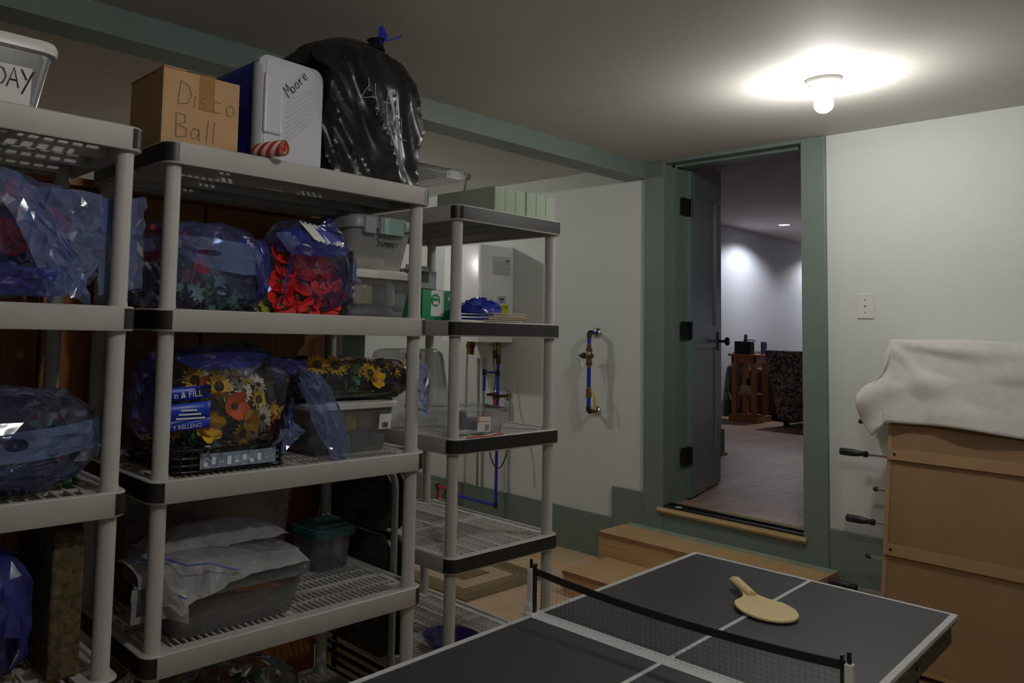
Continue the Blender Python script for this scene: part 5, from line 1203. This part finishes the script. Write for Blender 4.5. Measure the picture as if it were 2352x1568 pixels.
t = thing('crank_box', 'black box with wooden crank handle on the side table', 'box', (9.12, 3.985, F2 + 0.772))
bx('box_body', 'blk', t, 0, 0.10, -0.02, 0.165, 0, 0.145, 0.004)
bx('crank_grip', 'cherry', t, 0.03, 0.06, 0.04, 0.07, 0.16, 0.225, 0.004); MB().tube([(0.045, 0.08, 0.155), (0.045, -0.02, 0.165), (0.045, -0.06, 0.15)], 0.006, 8).build('crank_arm', 'blkmetal', t, True); bx('crank_post', 'blkmetal', t, 0.035, 0.055, 0.045, 0.065, 0.14, 0.165)
t = thing('picture_frame', 'small blue framed picture behind the crank box', 'picture frame', (9.27, 3.905, F2 + 0.772), 0)
bx('frame', 'teallid', t, 0, 0.14, 0, 0.012, 0, 0.145, 0.003); bx('picture', 'bluelab', t, 0.015, 0.125, -0.002, 0.001, 0.015, 0.13)
t = thing('armchair', 'brown swirl patterned armchair in the far room', 'armchair', (9.0, 2.85, F2))
def ap(pts, x0, x1, nm, mt='swirl', bv=0.015):
    MB().loops([[(x0, y_, z) for y_, z in pts], [(x1, y_, z) for y_, z in pts]]).build(nm, mt, t, bevel=bv)
b = MB(); b.loops([[(0.0, -0.10, 0.08), (0.0, 0.78, 0.08), (-0.04, 0.905, 0.83), (-0.04, -0.22, 0.83)], [(0.18, -0.10, 0.08), (0.18, 0.78, 0.08), (0.10, 0.905, 0.83), (0.10, -0.22, 0.83)]]); b.build('back', 'swirl', t, bevel=0.015)
bx('seat', 'swirl', t, 0.18, 0.75, 0.02, 0.66, 0.10, 0.42, 0.03); bx('arm', 'swirl', t, 0.12, 0.78, 0.66, 0.80, 0.08, 0.58, 0.03); bx('arm', 'swirl', t, 0.12, 0.78, -0.12, 0.02, 0.08, 0.58, 0.03)
bx('cushion', 'tan', t, 0.20, 0.34, 0.1, 0.6, 0.42, 0.86, 0.05)
for x in (0.03, 0.7):
    for y_ in (0.0, 0.68): bx('foot', 'blk', t, x, x + 0.05, y_, y_ + 0.05, 0, 0.09)
t = thing('dark_sofa', 'dark brown leather sofa behind the side table', 'sofa', (9.62, 3.72, F2))
K['leather'] = plain('dark_leather', (0.06, 0.028, 0.022), 0.45, 0.2, 8)
bx('sofa_base', 'leather', t, 0, 1.6, 0.0, 0.66, 0.05, 0.42, 0.03); bx('sofa_arm', 'leather', t, -0.02, 0.2, -0.02, 0.68, 0.05, 0.60, 0.05); bx('sofa_back', 'leather', t, 0, 1.6, 0.52, 0.70, 0.4, 0.80, 0.05)
for x in (0.05, 1.5):
    for y_ in (0.03, 0.6): bx('sofa_foot', 'blk', t, x, x + 0.05, y_, y_ + 0.05, 0, 0.06)
t = thing('wall_outlet', 'white electrical outlet low on the far room wall', 'outlet', (9.56, 4.465, F2 + 0.325))
bx('outlet_plate', 'outlet', t, -0.035, 0.035, -0.006, 0, -0.058, 0.058, 0.002)
for z in (-0.022, 0.022): bx('socket', 'outlet', t, -0.012, 0.012, -0.0075, -0.0055, z - 0.012, z + 0.012, 0.001)
bx('plug', 'blk', t, -0.014, 0.014, -0.035, -0.007, -0.036, -0.010, 0.003)
o = MB().tube([(9.56, 4.435, F2 + 0.30), (9.53, 4.40, F2 + 0.28), (9.50, 4.36, F2 + 0.20), (9.50, 4.34, F2 + 0.10), (9.47, 4.30, F2 + 0.06), (9.45, 4.26, F2 + 0.12), (9.45, 4.24, F2 + 0.30), (9.46, 4.22, F2 + 0.35)], 0.005, 6).build('power_cord', 'grytext', None, True); tag(o, 'looped grey power cord between the outlet and the side table', 'cord')
